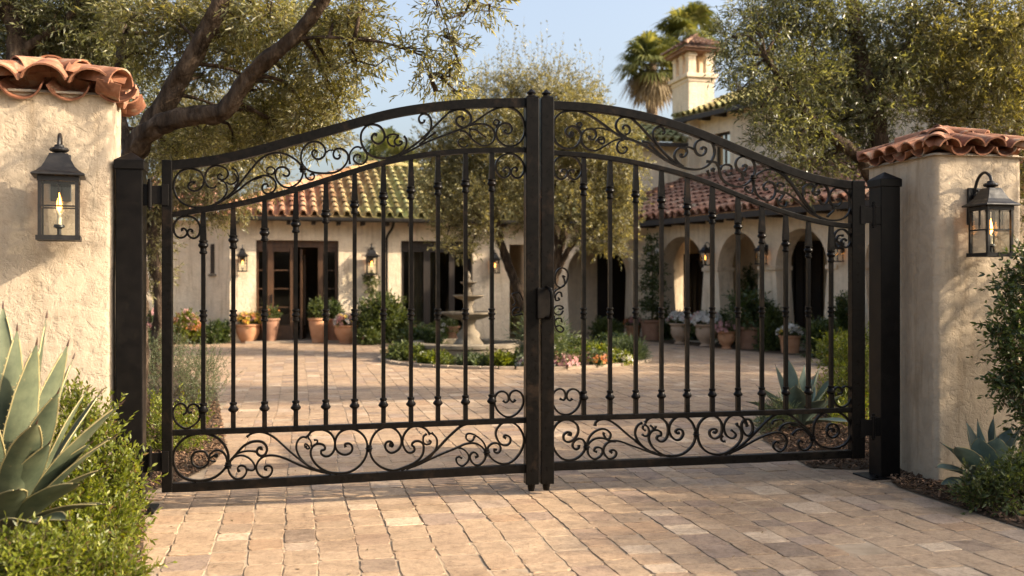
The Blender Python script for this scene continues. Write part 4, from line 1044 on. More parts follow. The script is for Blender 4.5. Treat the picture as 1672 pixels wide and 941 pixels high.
roof_field(mb, FH, -.5, AU + .8, W0, EZ + .06, RUN, PT, hip, seed=2)
rz_ = EZ + .06 + RUN * PT
# left hip plane, back plane, ridge and hip tiles
mb.poly([FH(-.5, W0, EZ + .06), FH(-.5 + RUN, W0 + RUN, rz_), FH(-.5, W0 + 2 * RUN, EZ + .06)])
mb.poly([FH(-.5 + RUN, W0 + RUN, rz_), FH(AU + .8, W0 + RUN, rz_), FH(AU + .8, W0 + 2 * RUN, EZ + .06), FH(-.5, W0 + 2 * RUN, EZ + .06)])
def ridge(mb, a, b, r=.13, tl=.42):
    a, b = np.array(a), np.array(b); s = b - a; L = np.linalg.norm(s); s /= L; e = np.cross(s, [0, 0, 1]); e /= np.linalg.norm(e); n = np.cross(e, s); k = 0
    while k < L: barrel(mb, a + s * k + n * .06, e, s, n, r, r * .85, tl + .04, lift=.025, seg=7); k += tl
ridge(mb, FH(-.5, W0, EZ + .1), FH(-.5 + RUN, W0 + RUN, rz_ + .02)); ridge(mb, FH(-.5 + RUN, W0 + RUN, rz_ + .04), FH(AU + .8, W0 + RUN, rz_ + .04))
mb.build('tile_roof', M['mtile'], villa, True, smooth=True, ang=50)
mb = MB(); roof_field(mb, AF, -4.0, AE_U + .5, W0, EZ + .06, 3.95, PT, None, seed=3); mb.build('arcade_roof', M['rtile'], villa, True, smooth=True, ang=50)
# low roof over the recessed wall
mb = MB(); roof_field(mb, RF, -.5, 7.4, -.45, EZ + .06, 3.0, PT, None, seed=4); mb.build('low_roof', M['rtile'], villa, True, smooth=True, ang=50)
# eaves: gutter, fascia board, rafter tails
mb = MB(); mb.box((-.5, W0 - .10, EZ - .06), (AU - .45, W0 + .02, EZ + .045), FH); mb.build('gutter', M['gutter'], villa, True, bevel=.03)
mb = MB(); mb.box((.4, W0 - .06, EZ - .10), (AE_U, W0 + .03, EZ + .035), AF); mb.build('fascia', M['dkwood'], villa, True)
mb = MB()
mb.box((-.45, W0 + .03, EZ + .005), (AU - .42, -.002, EZ + .03), FH); mb.box((.42, W0 + .03, EZ + .005), (AE_U, -.002, EZ + .03), AF); mb.build('soffit', M['dkwood'], villa, True)
for k in range(int(AU / .62)):
    mb = MB(); u = .15 + k * .62; mb.box((u, W0 + .06, EZ - .13), (u + .09, -.003, EZ + .004), FH); mb.build('rafter_tail', M['dkwood'], villa, True)
for k in range(int((AE_U - 1) / .7)):
    mb = MB(); u = .8 + k * .7; mb.box((u, W0 + .06, EZ - .13), (u + .1, -.003, EZ + .004), AF); mb.build('rafter_tail', M['dkwood'], villa, True)
up_ = f(631); mb = MB(); mb.tube(crom([FH(up_ + .12, W0 - .03, EZ - .05), FH(up_ + .1, W0 + .1, EZ - .2), FH(up_, -.1, EZ - .42), FH(up_, -.06, EZ - .7), FH(up_, -.06, .6), FH(up_, -.06, .05)], 4), .035, 8); mb.build('downpipe', M['gutter'], villa, True, smooth=True)
# upper storey
C1 = P(1128, 300, 31.0)[:2]; ud = np.array(FH(0, 0, 0))[:2]
r_ = C1 - np.array(HO); fu1 = r_[0] * h1_[0] + r_[1] * h1_[1]; fw1 = -r_[0] * h1_[1] + r_[1] * h1_[0]
GF2 = frame(tuple(C1), AA)
mb = MB()
gu = lambda px: line_u(tuple(C1), ad_, px)
wa, wb = gu(1166), gu(1192)
wall(mb, GF2, 0, 13, 2.5, 6.6, .35, [('r', wa, wb, 5.0, 6.0)])
mb.build('upper_wall', M['house'], villa, True)
wn = MB(); wn.box((wa, .12, 5.0), (wa + .06, .2, 6.0), GF2); wn.box((wb - .06, .12, 5.0), (wb, .2, 6.0), GF2); wn.box((wa + .06, .12, 5.94), (wb - .06, .2, 6.0), GF2); wn.box((wa + .06, .12, 5.0), (wb - .06, .2, 5.06), GF2); wn.box(((wa + wb) / 2 - .02, .125, 5.06), ((wa + wb) / 2 + .02, .19, 5.94), GF2)
wo = wn.build('window', M['dkwood'], villa, True)
wn = MB(); wn.quad(GF2(wa, .16, 5), GF2(wb, .16, 5), GF2(wb, .16, 6), GF2(wa, .16, 6)); g = wn.build('pane', M['winglass'], wo)
for v in g.data.vertices: v.co.x -= HO[0]; v.co.y -= HO[1]
wn = MB(); wn.box((wa - .3, .9, 4.4), (wb + .3, .95, 6.5), GF2); wn.build('room_dark_panel', M['gutter'], villa, True)  # near-black panel behind the pane; the room's darkness is put into its colour
mb = MB(); wall(mb, frame(FH(0, fw1, 0), HA), 8.6, fu1, 2.5, 5.85, .35); mb.build('rear_wing_wall', M['house'], villa, True)
mb = MB(); roof_field(mb, FH, 8.2, fu1 + .1, fw1 - .4, 5.82, 4.0, .38, None, seed=5); mb.build('rear_wing_roof', M['mtile'], villa, True, smooth=True, ang=50)
mb = MB(); roof_field(mb, GF2, -.45, 13.4, -.45, 6.62, 4.2, .38, None, seed=6); mb.poly([GF2(-.45, -.45, 6.6), GF2(-.45, 3.75, 6.6), GF2(-.45, 3.75, 8.2)])
mb.build('upper_roof', M['mtile'], villa, True, smooth=True, ang=50)
mb = MB(); mb.box((-.4, -.5, 6.46), (13, -.40, 6.6), GF2); mb.box((8.3, fw1 - .44, 5.68), (fu1, fw1 - .36, 5.8), FH); mb.build('upper_fascia', M['dkwood'], villa, True)
for k in range(14):
    mb = MB(); u = .1 + k * .75; mb.box((u, -.395, 6.44), (u + .12, -.003, 6.58), GF2); mb.build('rafter_tail', M['dkwood'], villa, True)
# chimney
cc = P(1124, 300, 30.5)[:2] - np.array(HO); cu = cc[0] * h1_[0] + cc[1] * h1_[1]; cw = -cc[0] * h1_[1] + cc[1] * h1_[0]
KF = frame(FH(cu, cw, 0), HA); kw, kd = .86, 1.25
mb = MB(); mb.box((0, 0, 3.5), (kw, kd, 7.82), KF); mb.box((-.10, -.10, 7.82), (kw + .10, kd + .10, 7.95), KF); mb.box((-.03, -.03, 7.70), (kw + .03, kd + .03, 7.82), KF)
ch = mb.build('chimney', M['house'], villa, True, bevel=.02)
QP = []
for x in (0.02, kw - .26):
    for y in (0.02, kd / 2 - .12, kd - .26):
        mb = MB(); mb.box((x, y, 7.95), (x + .24, y + .24, 8.62), KF); mb.box((x - .03, y - .03, 8.5), (x + .27, y + .27, 8.56), KF); QP.append(mb.build('post', M['house'], ch))
mb = MB(); mb.box((-.16, -.16, 8.62), (kw + .16, kd + .16, 8.70), KF)
mb.rings([[KF(-.24, -.24, 8.70), KF(kw + .24, -.24, 8.70), KF(kw + .24, kd + .24, 8.70), KF(-.24, kd + .24, 8.70)], [KF(kw / 2 - .05, kd / 2 - .05, 9.12), KF(kw / 2 + .05, kd / 2 - .05, 9.12), KF(kw / 2 + .05, kd / 2 + .05, 9.12), KF(kw / 2 - .05, kd / 2 + .05, 9.12)]])
apex = np.array(KF(kw / 2, kd / 2, 9.14))
for x, y in ((-.24, -.24), (kw + .24, -.24), (kw + .24, kd + .24), (-.24, kd + .24)): ridge(mb, KF(x, y, 8.72), apex, .07, .25)
for k in range(7):
    for A_, B_ in ((KF(-.2 + k * (kw + .4) / 6, -.25, 8.71), apex), (KF(-.25, -.2 + k * (kd + .4) / 6, 8.71), apex)):
        A_ = np.array(A_); ridge(mb, A_, A_ + (apex - A_) * (1 - abs(k - 3) / 3.6), .065, .25)
q2 = mb.build('chimney_roof', M['btile'], ch, smooth=True, ang=50)
for q in QP + [q2]:
    for v in q.data.vertices: v.co.x -= HO[0]; v.co.y -= HO[1]
# wall lanterns of the house
for px, pyb, w, F_, ang, sc, lab, wfun in (
    (396, 444, -.0, FH, HA, 1.0, 'black wall lantern left of the open entrance door', fu_),
    (607, 449, -.0, FH, HA, 1.2, 'greenish wall lantern over the leafy shrub between the two glazed doors', fu_),
    (808, 447, -.0, FH, HA, .95, 'small black wall lantern on the facade behind the fountain', fu_),
    (1152, 434, -.0, AF, AA, .86, 'black lantern on the arcade pier nearest the potted topiary', au_),
    (1243, 432, -.0, AF, AA, .82, 'black lantern on the middle pier of the arcade', au_),
    (1368, 428, -.0, AF, AA, .74, 'black lantern on the arcade pier behind the hinge stile', au_)):
    u = wfun(px, -.2 * sc); q = F_(u, -.003, 0); z = EYE - (pyb - HY) / F_PX * F_(u, -.2 * sc, 0)[1]
    place(lan, (q[0], q[1], z), ang, lab, sc, 'lanterns on the house walls')
# ------------------------------------------------------------------ fountain and round bed
fx, fy = (765 - CX) / F_PX * 20.0, 20.0
fo = thing('fountain', (fx, fy, 0), 'three tiered stone fountain in a low round pool', 'fountain')
mb = MB(); mb.lathe([(1.17, -.02), (1.17, .22), (1.20, .25), (1.20, .31), (1.15, .335), (1.02, .335), (.99, .31), (.98, .12), (.001, .12)], (0, 0, 0), 48); mb.build('pool_basin', M['stone'], fo, smooth=True, ang=40)
mb = MB(); mb.lathe([(.985, .22), (.985, .235), (.001, .235)], (0, 0, 0), 40); mb.build('water', M['water'], fo)
mb = MB(); mb.lathe([(.30, .12), (.30, .30), (.26, .34), (.22, .40), (.24, .47), (.21, .52), (.13, .60), (.12, .70), (.17, .77), (.2, .80)], (0, 0, 0), 20); mb.build('pedestal', M['stone'], fo, smooth=True, ang=50)
def bowl(r, z, h, nm):
    mb = MB(); prof = [(.12, z), (r * .45, z + h * .12), (r * .8, z + h * .45), (r * .97, z + h * .72), (r * 1.02, z + h * .8), (r * 1.02, z + h), (r * .93, z + h), (r * .88, z + h * .8), (.05, z + h * .55)]
    n = 32; rs = []
    for rr, zz in prof: rs.append([((rr * (1 + (.018 if rr > r * .5 else 0) * math.cos(8 * 2 * math.pi * j / n))) * math.cos(2 * math.pi * j / n), (rr * (1 + (.018 if rr > r * .5 else 0) * math.cos(8 * 2 * math.pi * j / n))) * math.sin(2 * math.pi * j / n), zz) for j in range(n)])
    mb.rings(rs); mb.build(nm, M['stone'], fo, smooth=True, ang=50)
bowl(.54, .76, .17, 'lower_bowl'); bowl(.30, 1.16, .11, 'middle_bowl'); bowl(.165, 1.46, .075, 'upper_bowl')
mb = MB(); mb.lathe([(.10, .84), (.13, .90), (.085, .98), (.075, 1.05), (.11, 1.12), (.13, 1.17)], (0, 0, 0), 16); mb.lathe([(.07, 1.2), (.085, 1.26), (.05, 1.34), (.05, 1.40), (.07, 1.47)], (0, 0, 0), 16)
mb.lathe([(.05, 1.5), (.06, 1.56), (.03, 1.60), (.045, 1.64), (.04, 1.68), (.012, 1.73), (.001, 1.77)], (0, 0, 0), 14); mb.build('stem', M['stone'], fo, smooth=True, ang=50)
mb = MB(); n = 56
for k in range(n):
    a0, a1 = 2 * math.pi * k / n + .006, 2 * math.pi * (k + 1) / n - .006; r0, r1 = ISL[2] - .10, ISL[2] + .015
    c_ = lambda r, a, z: (ISL[0] + r * math.cos(a), ISL[1] + r * math.sin(a), z)
    mb.rings([[c_(r0, a0, -.03), c_(r1, a0, -.03), c_(r1, a1, -.03), c_(r0, a1, -.03)], [c_(r0, a0, .05), c_(r1, a0, .05), c_(r1, a1, .05), c_(r0, a1, .05)]])
tag(mb.build('bed_kerb', M['kerb']), 'low ring of edging stones around the fountain bed', 'edging', kind='thing')
mb = MB(); mb.poly([(ISL[0] + (ISL[2] - .1) * math.cos(t), ISL[1] + (ISL[2] - .1) * math.sin(t), .03) for t in np.linspace(0, 6.283, 50)[:-1]])
tag(mb.build('planting_bed', M['soil']), 'round bed of soil around the fountain', None, kind='structure')
# planting strips along the house
for nm, pts in (('strip along the facade', [FH(d1b + .3, -1.0, .01), FH(AU - 1.9, -.9, .01), FH(AU - 1.9, 0, .01), FH(d1b + .3, 0, .01)]),
                ('strip along the arcade', [AF(.6, -.9, .01), AF(AE_U, -1.1, .01), AF(AE_U, -.0, .01), AF(.6, -.0, .01)]),
                ('strip before the recessed wall', [RF(0, -1.6, .01), RF(6.3, -1.6, .01), RF(6.9, -.02, .01), RF(0, -.02, .01)])):
    mb = MB(); mb.poly(pts); tag(mb.build('planting_bed', M['soil']), 'dark soil ' + nm, None, kind='structure')
# ------------------------------------------------------------------ trees
def tree(name, base, label, cat, limbs, clumps, mat, seed, sl=.22, k=9, ll=.062, lw=.0145, up=.15, out=.7, noise=.6, twig=.0022, bark='bark', rootn=12, spread=.8, shell=.6, extra=None, links=True, group=None, curl=.25):
    """limbs: (points, r0, r1); clumps: (centre, radius, sprigs)"""
    t = thing(name, base, label, cat, group=group, kind='thing')
    rng = np.random.default_rng(seed); mb = MB(); L = []
    for i, (pts, r0, r1) in enumerate(limbs): L.append(limb(mb, pts, r0, r1, 16 if r0 > .06 else 7, .04 if r0 > .06 else .1, .4, .02, seed + i))
    allp = np.concatenate(L)
    if links:
        for c, r, n in clumps:                      # branchlets from the nearest limb point into every clump
            c = np.array(c); rr = np.mean(r); d = np.linalg.norm(allp - c + np.array([0, 0, .3]) * 0, axis=1); p = allp[np.argmin(d)]
            if np.linalg.norm(c - p) > .1: limb(mb, [p, p * .5 + c * .5 + np.array([0, 0, .08]) + rng.normal(0, .05, 3), c], .022, .008, 5, .12, .2, .02, seed)
            for q in range(3):
                e = c + rng.normal(0, .6, 3) * rr; limb(mb, [c, c * .5 + e * .5 + rng.normal(0, .04, 3), e], .009, .003, 4, .15, 0, .01, seed + q)
    mb.build('trunk', M[bark], t, True, smooth=True, ang=180)
    foliage('crown', t, M[mat], clumps, sl, k, ll, lw, seed + 100, out, up, noise, spread, False, twig, shell, curl, extra)
    return t
def cl_px(lst, n, rs=1.0):
    out = []
    for px, py, Y, r in lst:
        c = P(px, py, Y); rr = r / F_PX * Y; out.append((c, (rr * rs, rr * .9 * rs, rr * .8 * rs), int(n * (r / 60) ** 2) + 12))
    return out
W_ = lambda lst, Y, dY=0: [P(px, py, Y + dY * i) for i, (px, py) in enumerate(lst)]
# near olive on the left, its limbs reach over the gate
b1 = P(214, 0, 9.0); b1 = np.array([b1[0], 9.0, -.03])
L1 = [([b1, b1 + np.array([.02, 0, 1.2]), P(214, 300, 9.0), P(218, 250, 9.0), P(240, 215, 9.0), P(275, 160, 9.0), P(300, 118, 8.95), P(325, 75, 8.9), P(350, 28, 8.85), P(372, -40, 8.8)], .145, .066),
      ([P(220, 250, 9.0), P(240, 222, 8.9), P(268, 203, 8.8), P(310, 191, 8.7), P(358, 186, 8.6), P(378, 168, 8.55), P(402, 132, 8.5), P(432, 102, 8.4), P(475, 65, 8.3), P(510, 25, 8.2), P(545, -25, 8.1)], .092, .048),
      ([P(214, 262, 9.02), P(196, 200, 9.3), P(190, 130, 9.6), P(205, 40, 9.9)], .06, .03),
      ([P(475, 65, 8.3), P(530, 62, 8.2), P(585, 66, 8.1), P(620, 70, 8.05), P(650, 78, 8.0), P(690, 92, 8.0)], .018, .008),
      ([P(545, -25, 8.1), P(620, -50, 8.0), P(700, -40, 7.9), P(760, -25, 7.9)], .03, .012),
      ([P(545, -25, 8.1), np.array([-.7, 7.2, 4.15]), np.array([-.1, 6.3, 4.1]), np.array([.9, 5.8, 3.95])], .05, .012),
      ([P(690, 92, 8.0), P(702, 120, 8.0), P(712, 150, 8.0)], .006, .003), ([P(650, 78, 8.0), P(690, 80, 8.0), P(730, 85, 8.0)], .006, .003),
      ([P(700, -40, 7.9), P(722, 20, 7.9), P(738, 70, 7.9), P(750, 105, 7.9)], .008, .003), ([P(760, -25, 7.9), P(780, 5, 7.9), P(815, 14, 7.9), P(838, 16, 7.9)], .007, .003)]
K1 = cl_px([(225, 25, 9.4, 60), (290, 30, 9.3, 62), (250, 90, 9.6, 55), (395, 35, 9.1, 55), (330, 20, 9.5, 62), (440, 30, 8.9, 58), (500, 60, 8.7, 52), (470, 120, 8.8, 48), (540, 110, 8.5, 44), (560, 40, 8.4, 48), (590, 20, 8.2, 36),
   (430, 170, 9.0, 48), (500, 180, 8.9, 48), (550, 165, 8.7, 38), (585, 100, 8.3, 30), (380, 230, 9.2, 42), (450, 220, 9.1, 40), (330, 120, 9.7, 50), (380, 90, 9.5, 50), (205, 160, 9.8, 38), (330, 215, 9.7, 50), (515, 225, 9.2, 30), (290, 250, 9.8, 44), (610, 70, 8.2, 22), (350, 60, 9.9, 60), (470, 20, 9.6, 60), (430, 90, 9.7, 56), (520, 150, 9.5, 44), (550, 60, 9.2, 46), (470, 190, 9.7, 44), (410, 200, 9.9, 46)], 190)
K1 += cl_px([(705, 120, 8.0, 26), (735, 125, 8.0, 22), (725, 60, 7.95, 24), (745, 95, 7.9, 20), (690, 85, 8, 20), (715, 12, 7.9, 26), (760, 20, 7.9, 26), (800, 8, 7.9, 22), (660, 80, 8.0, 12), (745, 150, 7.95, 14)], 72, 1.25)
K1 += [(np.array([.15, 5.9, 3.78]), (.4, .3, .22), 34), (np.array([.9, 5.8, 3.85]), (.4, .3, .22), 34), (np.array([-.35, 6.05, 3.8]), (.3, .3, .2), 24), (np.array([.5, 6.0, 4.1]), (.5, .4, .25), 40)]
tree('olive_tree', b1, 'gnarled old olive tree leaning right over the left gate leaf', 'tree', L1, K1, 'olive', 11, sl=.20, k=9, ll=.068, lw=.0155, up=-.05, noise=.7)
# dark olive further left
b2 = np.array([-5.6, 10.6, -.03])
L2 = [([b2, b2 + np.array([.05, 0, 1.8]), P(18, 150, 10.6), P(30, 70, 10.6), P(10, 10, 10.6), P(-25, -60, 10.6)], .16, .09), ([P(25, 90, 10.6), P(70, 60, 10.6), P(120, 20, 10.6), P(160, -40, 10.7)], .06, .03)]
K2 = cl_px([(20, 20, 10.9, 70), (80, 50, 10.8, 65), (140, 60, 10.8, 62), (60, 100, 11.0, 55), (130, 105, 11, 52), (180, 95, 10.9, 52), (190, 40, 10.8, 55), (110, 5, 10.7, 62), (-30, 80, 11.0, 60), (180, -15, 10.6, 55), (215, 130, 11.2, 45), (20, -30, 10.6, 65), (40, 60, 11.6, 70), (110, 70, 11.6, 70), (180, 60, 11.6, 66)], 230)
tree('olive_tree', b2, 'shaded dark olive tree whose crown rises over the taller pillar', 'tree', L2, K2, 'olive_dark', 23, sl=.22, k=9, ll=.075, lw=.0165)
# olive beyond the left leaf, half way to the house
b5 = G(258, 600); b5 = np.array([-5.6, 15.8, -.03])
L5 = [([b5, P(262, 480, 15.8), P(250, 400, 15.8), P(268, 320, 15.8), P(300, 250, 15.8), P(330, 190, 15.8)], .13, .05), ([P(252, 410, 15.8), P(236, 340, 15.9), P(225, 260, 16)], .07, .04), ([P(268, 320, 15.8), P(330, 290, 15.6), P(390, 270, 15.5)], .05, .02)]
K5 = cl_px([(270, 250, 15.8, 60), (330, 230, 15.8, 60), (300, 310, 15.6, 52), (360, 300, 15.4, 42), (250, 340, 15.9, 48), (400, 250, 15.6, 50), (430, 290, 15.2, 34), (300, 180, 16, 60), (380, 190, 16, 58), (460, 230, 15.8, 44), (390, 330, 15.3, 26), (260, 400, 15.8, 30), (470, 170, 16, 44), (540, 220, 15.9, 32), (220, 250, 16, 50), (345, 350, 15.4, 24), (250, 450, 15.9, 30), (430, 200, 16.2, 50), (350, 250, 16.3, 60), (270, 200, 16.4, 60)], 300)
tree('olive_tree', b5, 'golden green olive tree inside the courtyard before the recessed wall', 'tree', L5, K5, 'olive_far', 31, sl=.26, k=9, ll=.085, lw=.021, up=-.1)
# courtyard olive in the round bed
b3 = np.array([.32, 20.9, 0.0])
Y3 = 20.9
L3 = [([b3 + np.array([-.05, 0, 0]), P(862, 520, Y3), P(845, 470, Y3), P(826, 425, Y3), P(815, 385, Y3), P(806, 340, Y3), P(785, 290, Y3)], .13, .05),
      ([b3, P(872, 500, Y3), P(866, 430, Y3), P(868, 360, Y3 + .2), P(880, 280, Y3 + .3), P(870, 190, Y3 + .3)], .11, .04),
      ([b3 + np.array([.08, 0, 0]), P(890, 510, Y3), P(904, 460, Y3), P(912, 410, Y3), P(925, 360, Y3), P(935, 300, Y3), P(960, 240, Y3)], .12, .05),
      ([P(905, 455, Y3), P(930, 405, Y3 - .1), P(962, 370, Y3 - .2), P(990, 335, Y3 - .3)], .07, .03), ([P(815, 385, Y3), P(780, 350, Y3 - .2), P(745, 330, Y3 - .3)], .045, .02), ([P(912, 410, Y3), P(900, 350, Y3 + .3), P(910, 280, Y3 + .5)], .06, .03)]
K3 = cl_px([(740, 210, 21, 50), (790, 170, 21, 52), (840, 150, 21.1, 52), (900, 150, 21, 52), (950, 170, 21, 48), (985, 215, 20.9, 44), (1005, 265, 20.7, 40), (1010, 320, 20.5, 34), (975, 330, 20.5, 40), (930, 300, 21.2, 46), (880, 250, 21.6, 60), (820, 250, 21.4, 58), (760, 270, 21, 50), (730, 310, 20.7, 42), (760, 350, 20.6, 36), (800, 310, 20.7, 40), (850, 320, 21.6, 44), (720, 260, 20.9, 40), (765, 385, 20.5, 22), (735, 370, 20.5, 20), (995, 380, 20.4, 22), (1020, 355, 20.4, 20), (960, 260, 21.3, 50), (890, 200, 21.4, 55), (790, 220, 20.6, 46), (940, 220, 20.6, 46), (975, 400, 20.4, 12), (860, 360, 20.6, 22), (830, 285, 20.4, 34), (900, 330, 20.4, 26), (780, 250, 20.3, 50), (840, 210, 20.3, 50), (900, 240, 20.4, 50), (960, 200, 20.4, 46), (985, 280, 20.4, 40), (870, 170, 21.5, 55), (750, 250, 21.4, 50), (940, 260, 21.6, 50), (1015, 225, 20.4, 34), (1022, 285, 20.2, 32), (1005, 345, 20.1, 30), (965, 360, 20.1, 26), (705, 245, 20.5, 34), (708, 305, 20.3, 34), (720, 350, 20.2, 28), (775, 320, 20, 40), (830, 330, 20.3, 34), (940, 320, 20, 36), (980, 240, 20, 44), (760, 190, 20.2, 44), (920, 180, 20.2, 48), (850, 260, 20, 50), (1010, 410, 20, 10), (940, 395, 20, 14), (728, 402, 20.1, 18), (765, 412, 20, 14), (955, 385, 20, 22), (1000, 395, 20, 18), (1032, 325, 20.1, 22), (1035, 265, 20.2, 22), (698, 330, 20.2, 20), (800, 375, 20, 22), (1020, 380, 20, 16), (905, 365, 20.1, 20)], 290)
rng = np.random.default_rng(7); eS, eD, eL = [], [], []
for k in range(150):                                # upright shoots on top
    px = rng.uniform(725, 995); top = 150 - 45 * math.exp(-((px - 880) / 90) ** 2) + 30 * abs(px - 860) / 130
    p = P(px, top + rng.uniform(-25, 40), 20.5 + rng.random()); eS.append(p); eD.append([rng.normal(0, .1), rng.normal(0, .1), 1]); eL.append(rng.uniform(.3, .85))
ex = (np.array(eS), unit(np.array(eD)), np.array(eL))
tree('olive_tree', b3, 'silvery multi stemmed olive tree growing in the round fountain bed', 'tree', L3, K3, 'olive_far', 41, sl=.30, k=11, ll=.088, lw=.024, up=.25, extra=ex, bark='bark', noise=.55)
# right olives
b4 = np.array([4.6, 12.2, -.03])
L4 = [([b4, b4 + np.array([0, 0, 1.2]), P(1448, 330, 12.2), P(1437, 225, 12.2), P(1420, 150, 12.2), P(1403, 80, 12.2), P(1393, 10, 12.2), P(1385, -60, 12.2)], .15, .06), ([P(1447, 330, 12.2), P(1412, 268, 12.0), P(1385, 240, 11.9), P(1335, 205, 11.8), P(1290, 150, 11.7), P(1250, 90, 11.6)], .10, .03), ([P(1420, 150, 12.2), P(1470, 90, 12), P(1520, 30, 11.9), P(1560, -20, 11.9)], .06, .03)]
K4 = cl_px([(1230, 50, 11.8, 52), (1290, 40, 12, 60), (1350, 30, 12.1, 60), (1410, 40, 12.4, 58), (1220, 120, 11.7, 40), (1270, 130, 11.7, 58), (1330, 120, 11.8, 60), (1390, 130, 12.4, 55), (1270, 200, 11.6, 44), (1320, 200, 11.8, 52), (1370, 200, 12.4, 50), (1300, 250, 11.6, 32), (1345, 260, 12, 38), (1390, 270, 12.5, 34), (1450, 170, 12, 50), (1470, 100, 11.9, 56), (1460, 40, 12, 58), (1240, 180, 11.6, 26), (1195, 60, 11.7, 28), (1205, 150, 11.6, 18), (1420, 225, 12.4, 40), (1260, 80, 12.5, 60), (1320, 80, 12.7, 64), (1380, 80, 12.9, 64), (1300, 170, 12.6, 58), (1360, 160, 12.8, 60), (1430, 120, 12.8, 60), (1330, 225, 12.6, 46), (1400, 210, 12.8, 50), (1240, 20, 12.3, 56), (1195, 100, 12, 26), (1290, -10, 12, 60), (1360, -10, 12, 60), (1250, 225, 12, 30), (1285, 285, 12.2, 28), (1315, 300, 12.3, 26)], 185)
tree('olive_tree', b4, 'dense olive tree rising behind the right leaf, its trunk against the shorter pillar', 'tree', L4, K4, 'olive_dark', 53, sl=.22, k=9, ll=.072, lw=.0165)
b6 = np.array([7.2, 12.8, -.03])
L6 = [([b6, b6 + np.array([-.1, 0, 1.8]), P(1690, 200, 12.6), P(1640, 110, 12.4), P(1600, 20, 12.2)], .15, .06)]
K6 = cl_px([(1530, 60, 11.9, 60), (1590, 50, 12, 60), (1650, 50, 12, 60), (1540, 130, 12.1, 56), (1600, 130, 12, 58), (1660, 130, 12, 58), (1520, 190, 12.3, 44), (1580, 195, 12.2, 44), (1640, 190, 12.2, 50), (1700, 100, 12.2, 60), (1500, 10, 12, 56), (1570, -10, 12, 60), (1640, -20, 12, 60), (1690, 210, 12.4, 50), (1720, 20, 12, 60), (1665, 280, 12.6, 40), (1690, 340, 12.6, 40), (1510, 100, 12.7, 62), (1570, 90, 12.8, 64), (1630, 90, 12.8, 64), (1550, 170, 12.9, 60), (1610, 165, 12.9, 60), (1480, 150, 12.7, 50), (1490, 60, 12.5, 60), (1680, 160, 12.8, 60)], 185)
tree('olive_tree', b6, 'light green olive tree showing over the tiles of the shorter pillar', 'tree', L6, K6, 'olive', 67, sl=.22, k=9, ll=.075, lw=.0165)
# trees outside the picture on the sunny side; they dapple the paving
def shade_tree(base, h, rad, label, seed, n=70, nc=16, more=()):
    rng = np.random.default_rng(seed); base = np.array(base, float)
    top = base + np.array([0, 0, h]); d, rr = ball(rng, nc, .5)
    K = [(top + d[i] * rr[i] * np.array(rad), (.6, .6, .45), n) for i in range(nc)] + list(more)
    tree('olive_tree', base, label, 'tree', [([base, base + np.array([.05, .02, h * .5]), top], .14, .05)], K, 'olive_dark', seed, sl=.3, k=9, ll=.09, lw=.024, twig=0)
shade_tree((8.55, 4.9, -.03), 2.9, (1.9, 1.6, .7), 'olive tree beside the drive on the sunny side, nearest the viewer', 71, n=330, nc=24)
shade_tree((9.7, 7.9, -.03), 3.3, (1.9, 1.4, .8), 'olive tree outside the picture between the drive and the courtyard', 72, n=330, nc=26, more=[(np.array([5.75, 7.05, 3.15]), (.4, .35, .3), 34), (np.array([6.1, 7.0, 2.75]), (.4, .4, .3), 40), (np.array([6.6, 7.1, 3.4]), (.5, .4, .3), 60)])
shade_tree((7.4, 10.6, -.03), 3.2, (1.25, 1.3, .6), 'small olive tree hidden behind the shorter pillar', 74, n=260, nc=13)
shade_tree((10.4, 12.9, -.03), 3.9, (2.0, 2.4, 1.0), 'olive tree beyond the shorter pillar on the sunny side', 73, n=320, nc=30)

shade_tree((12.6, 17.4, -.03), 3.9, (2.3, 2.0, 1.2), 'olive tree at the far end of the arcade, outside the picture', 75, n=320, nc=30)

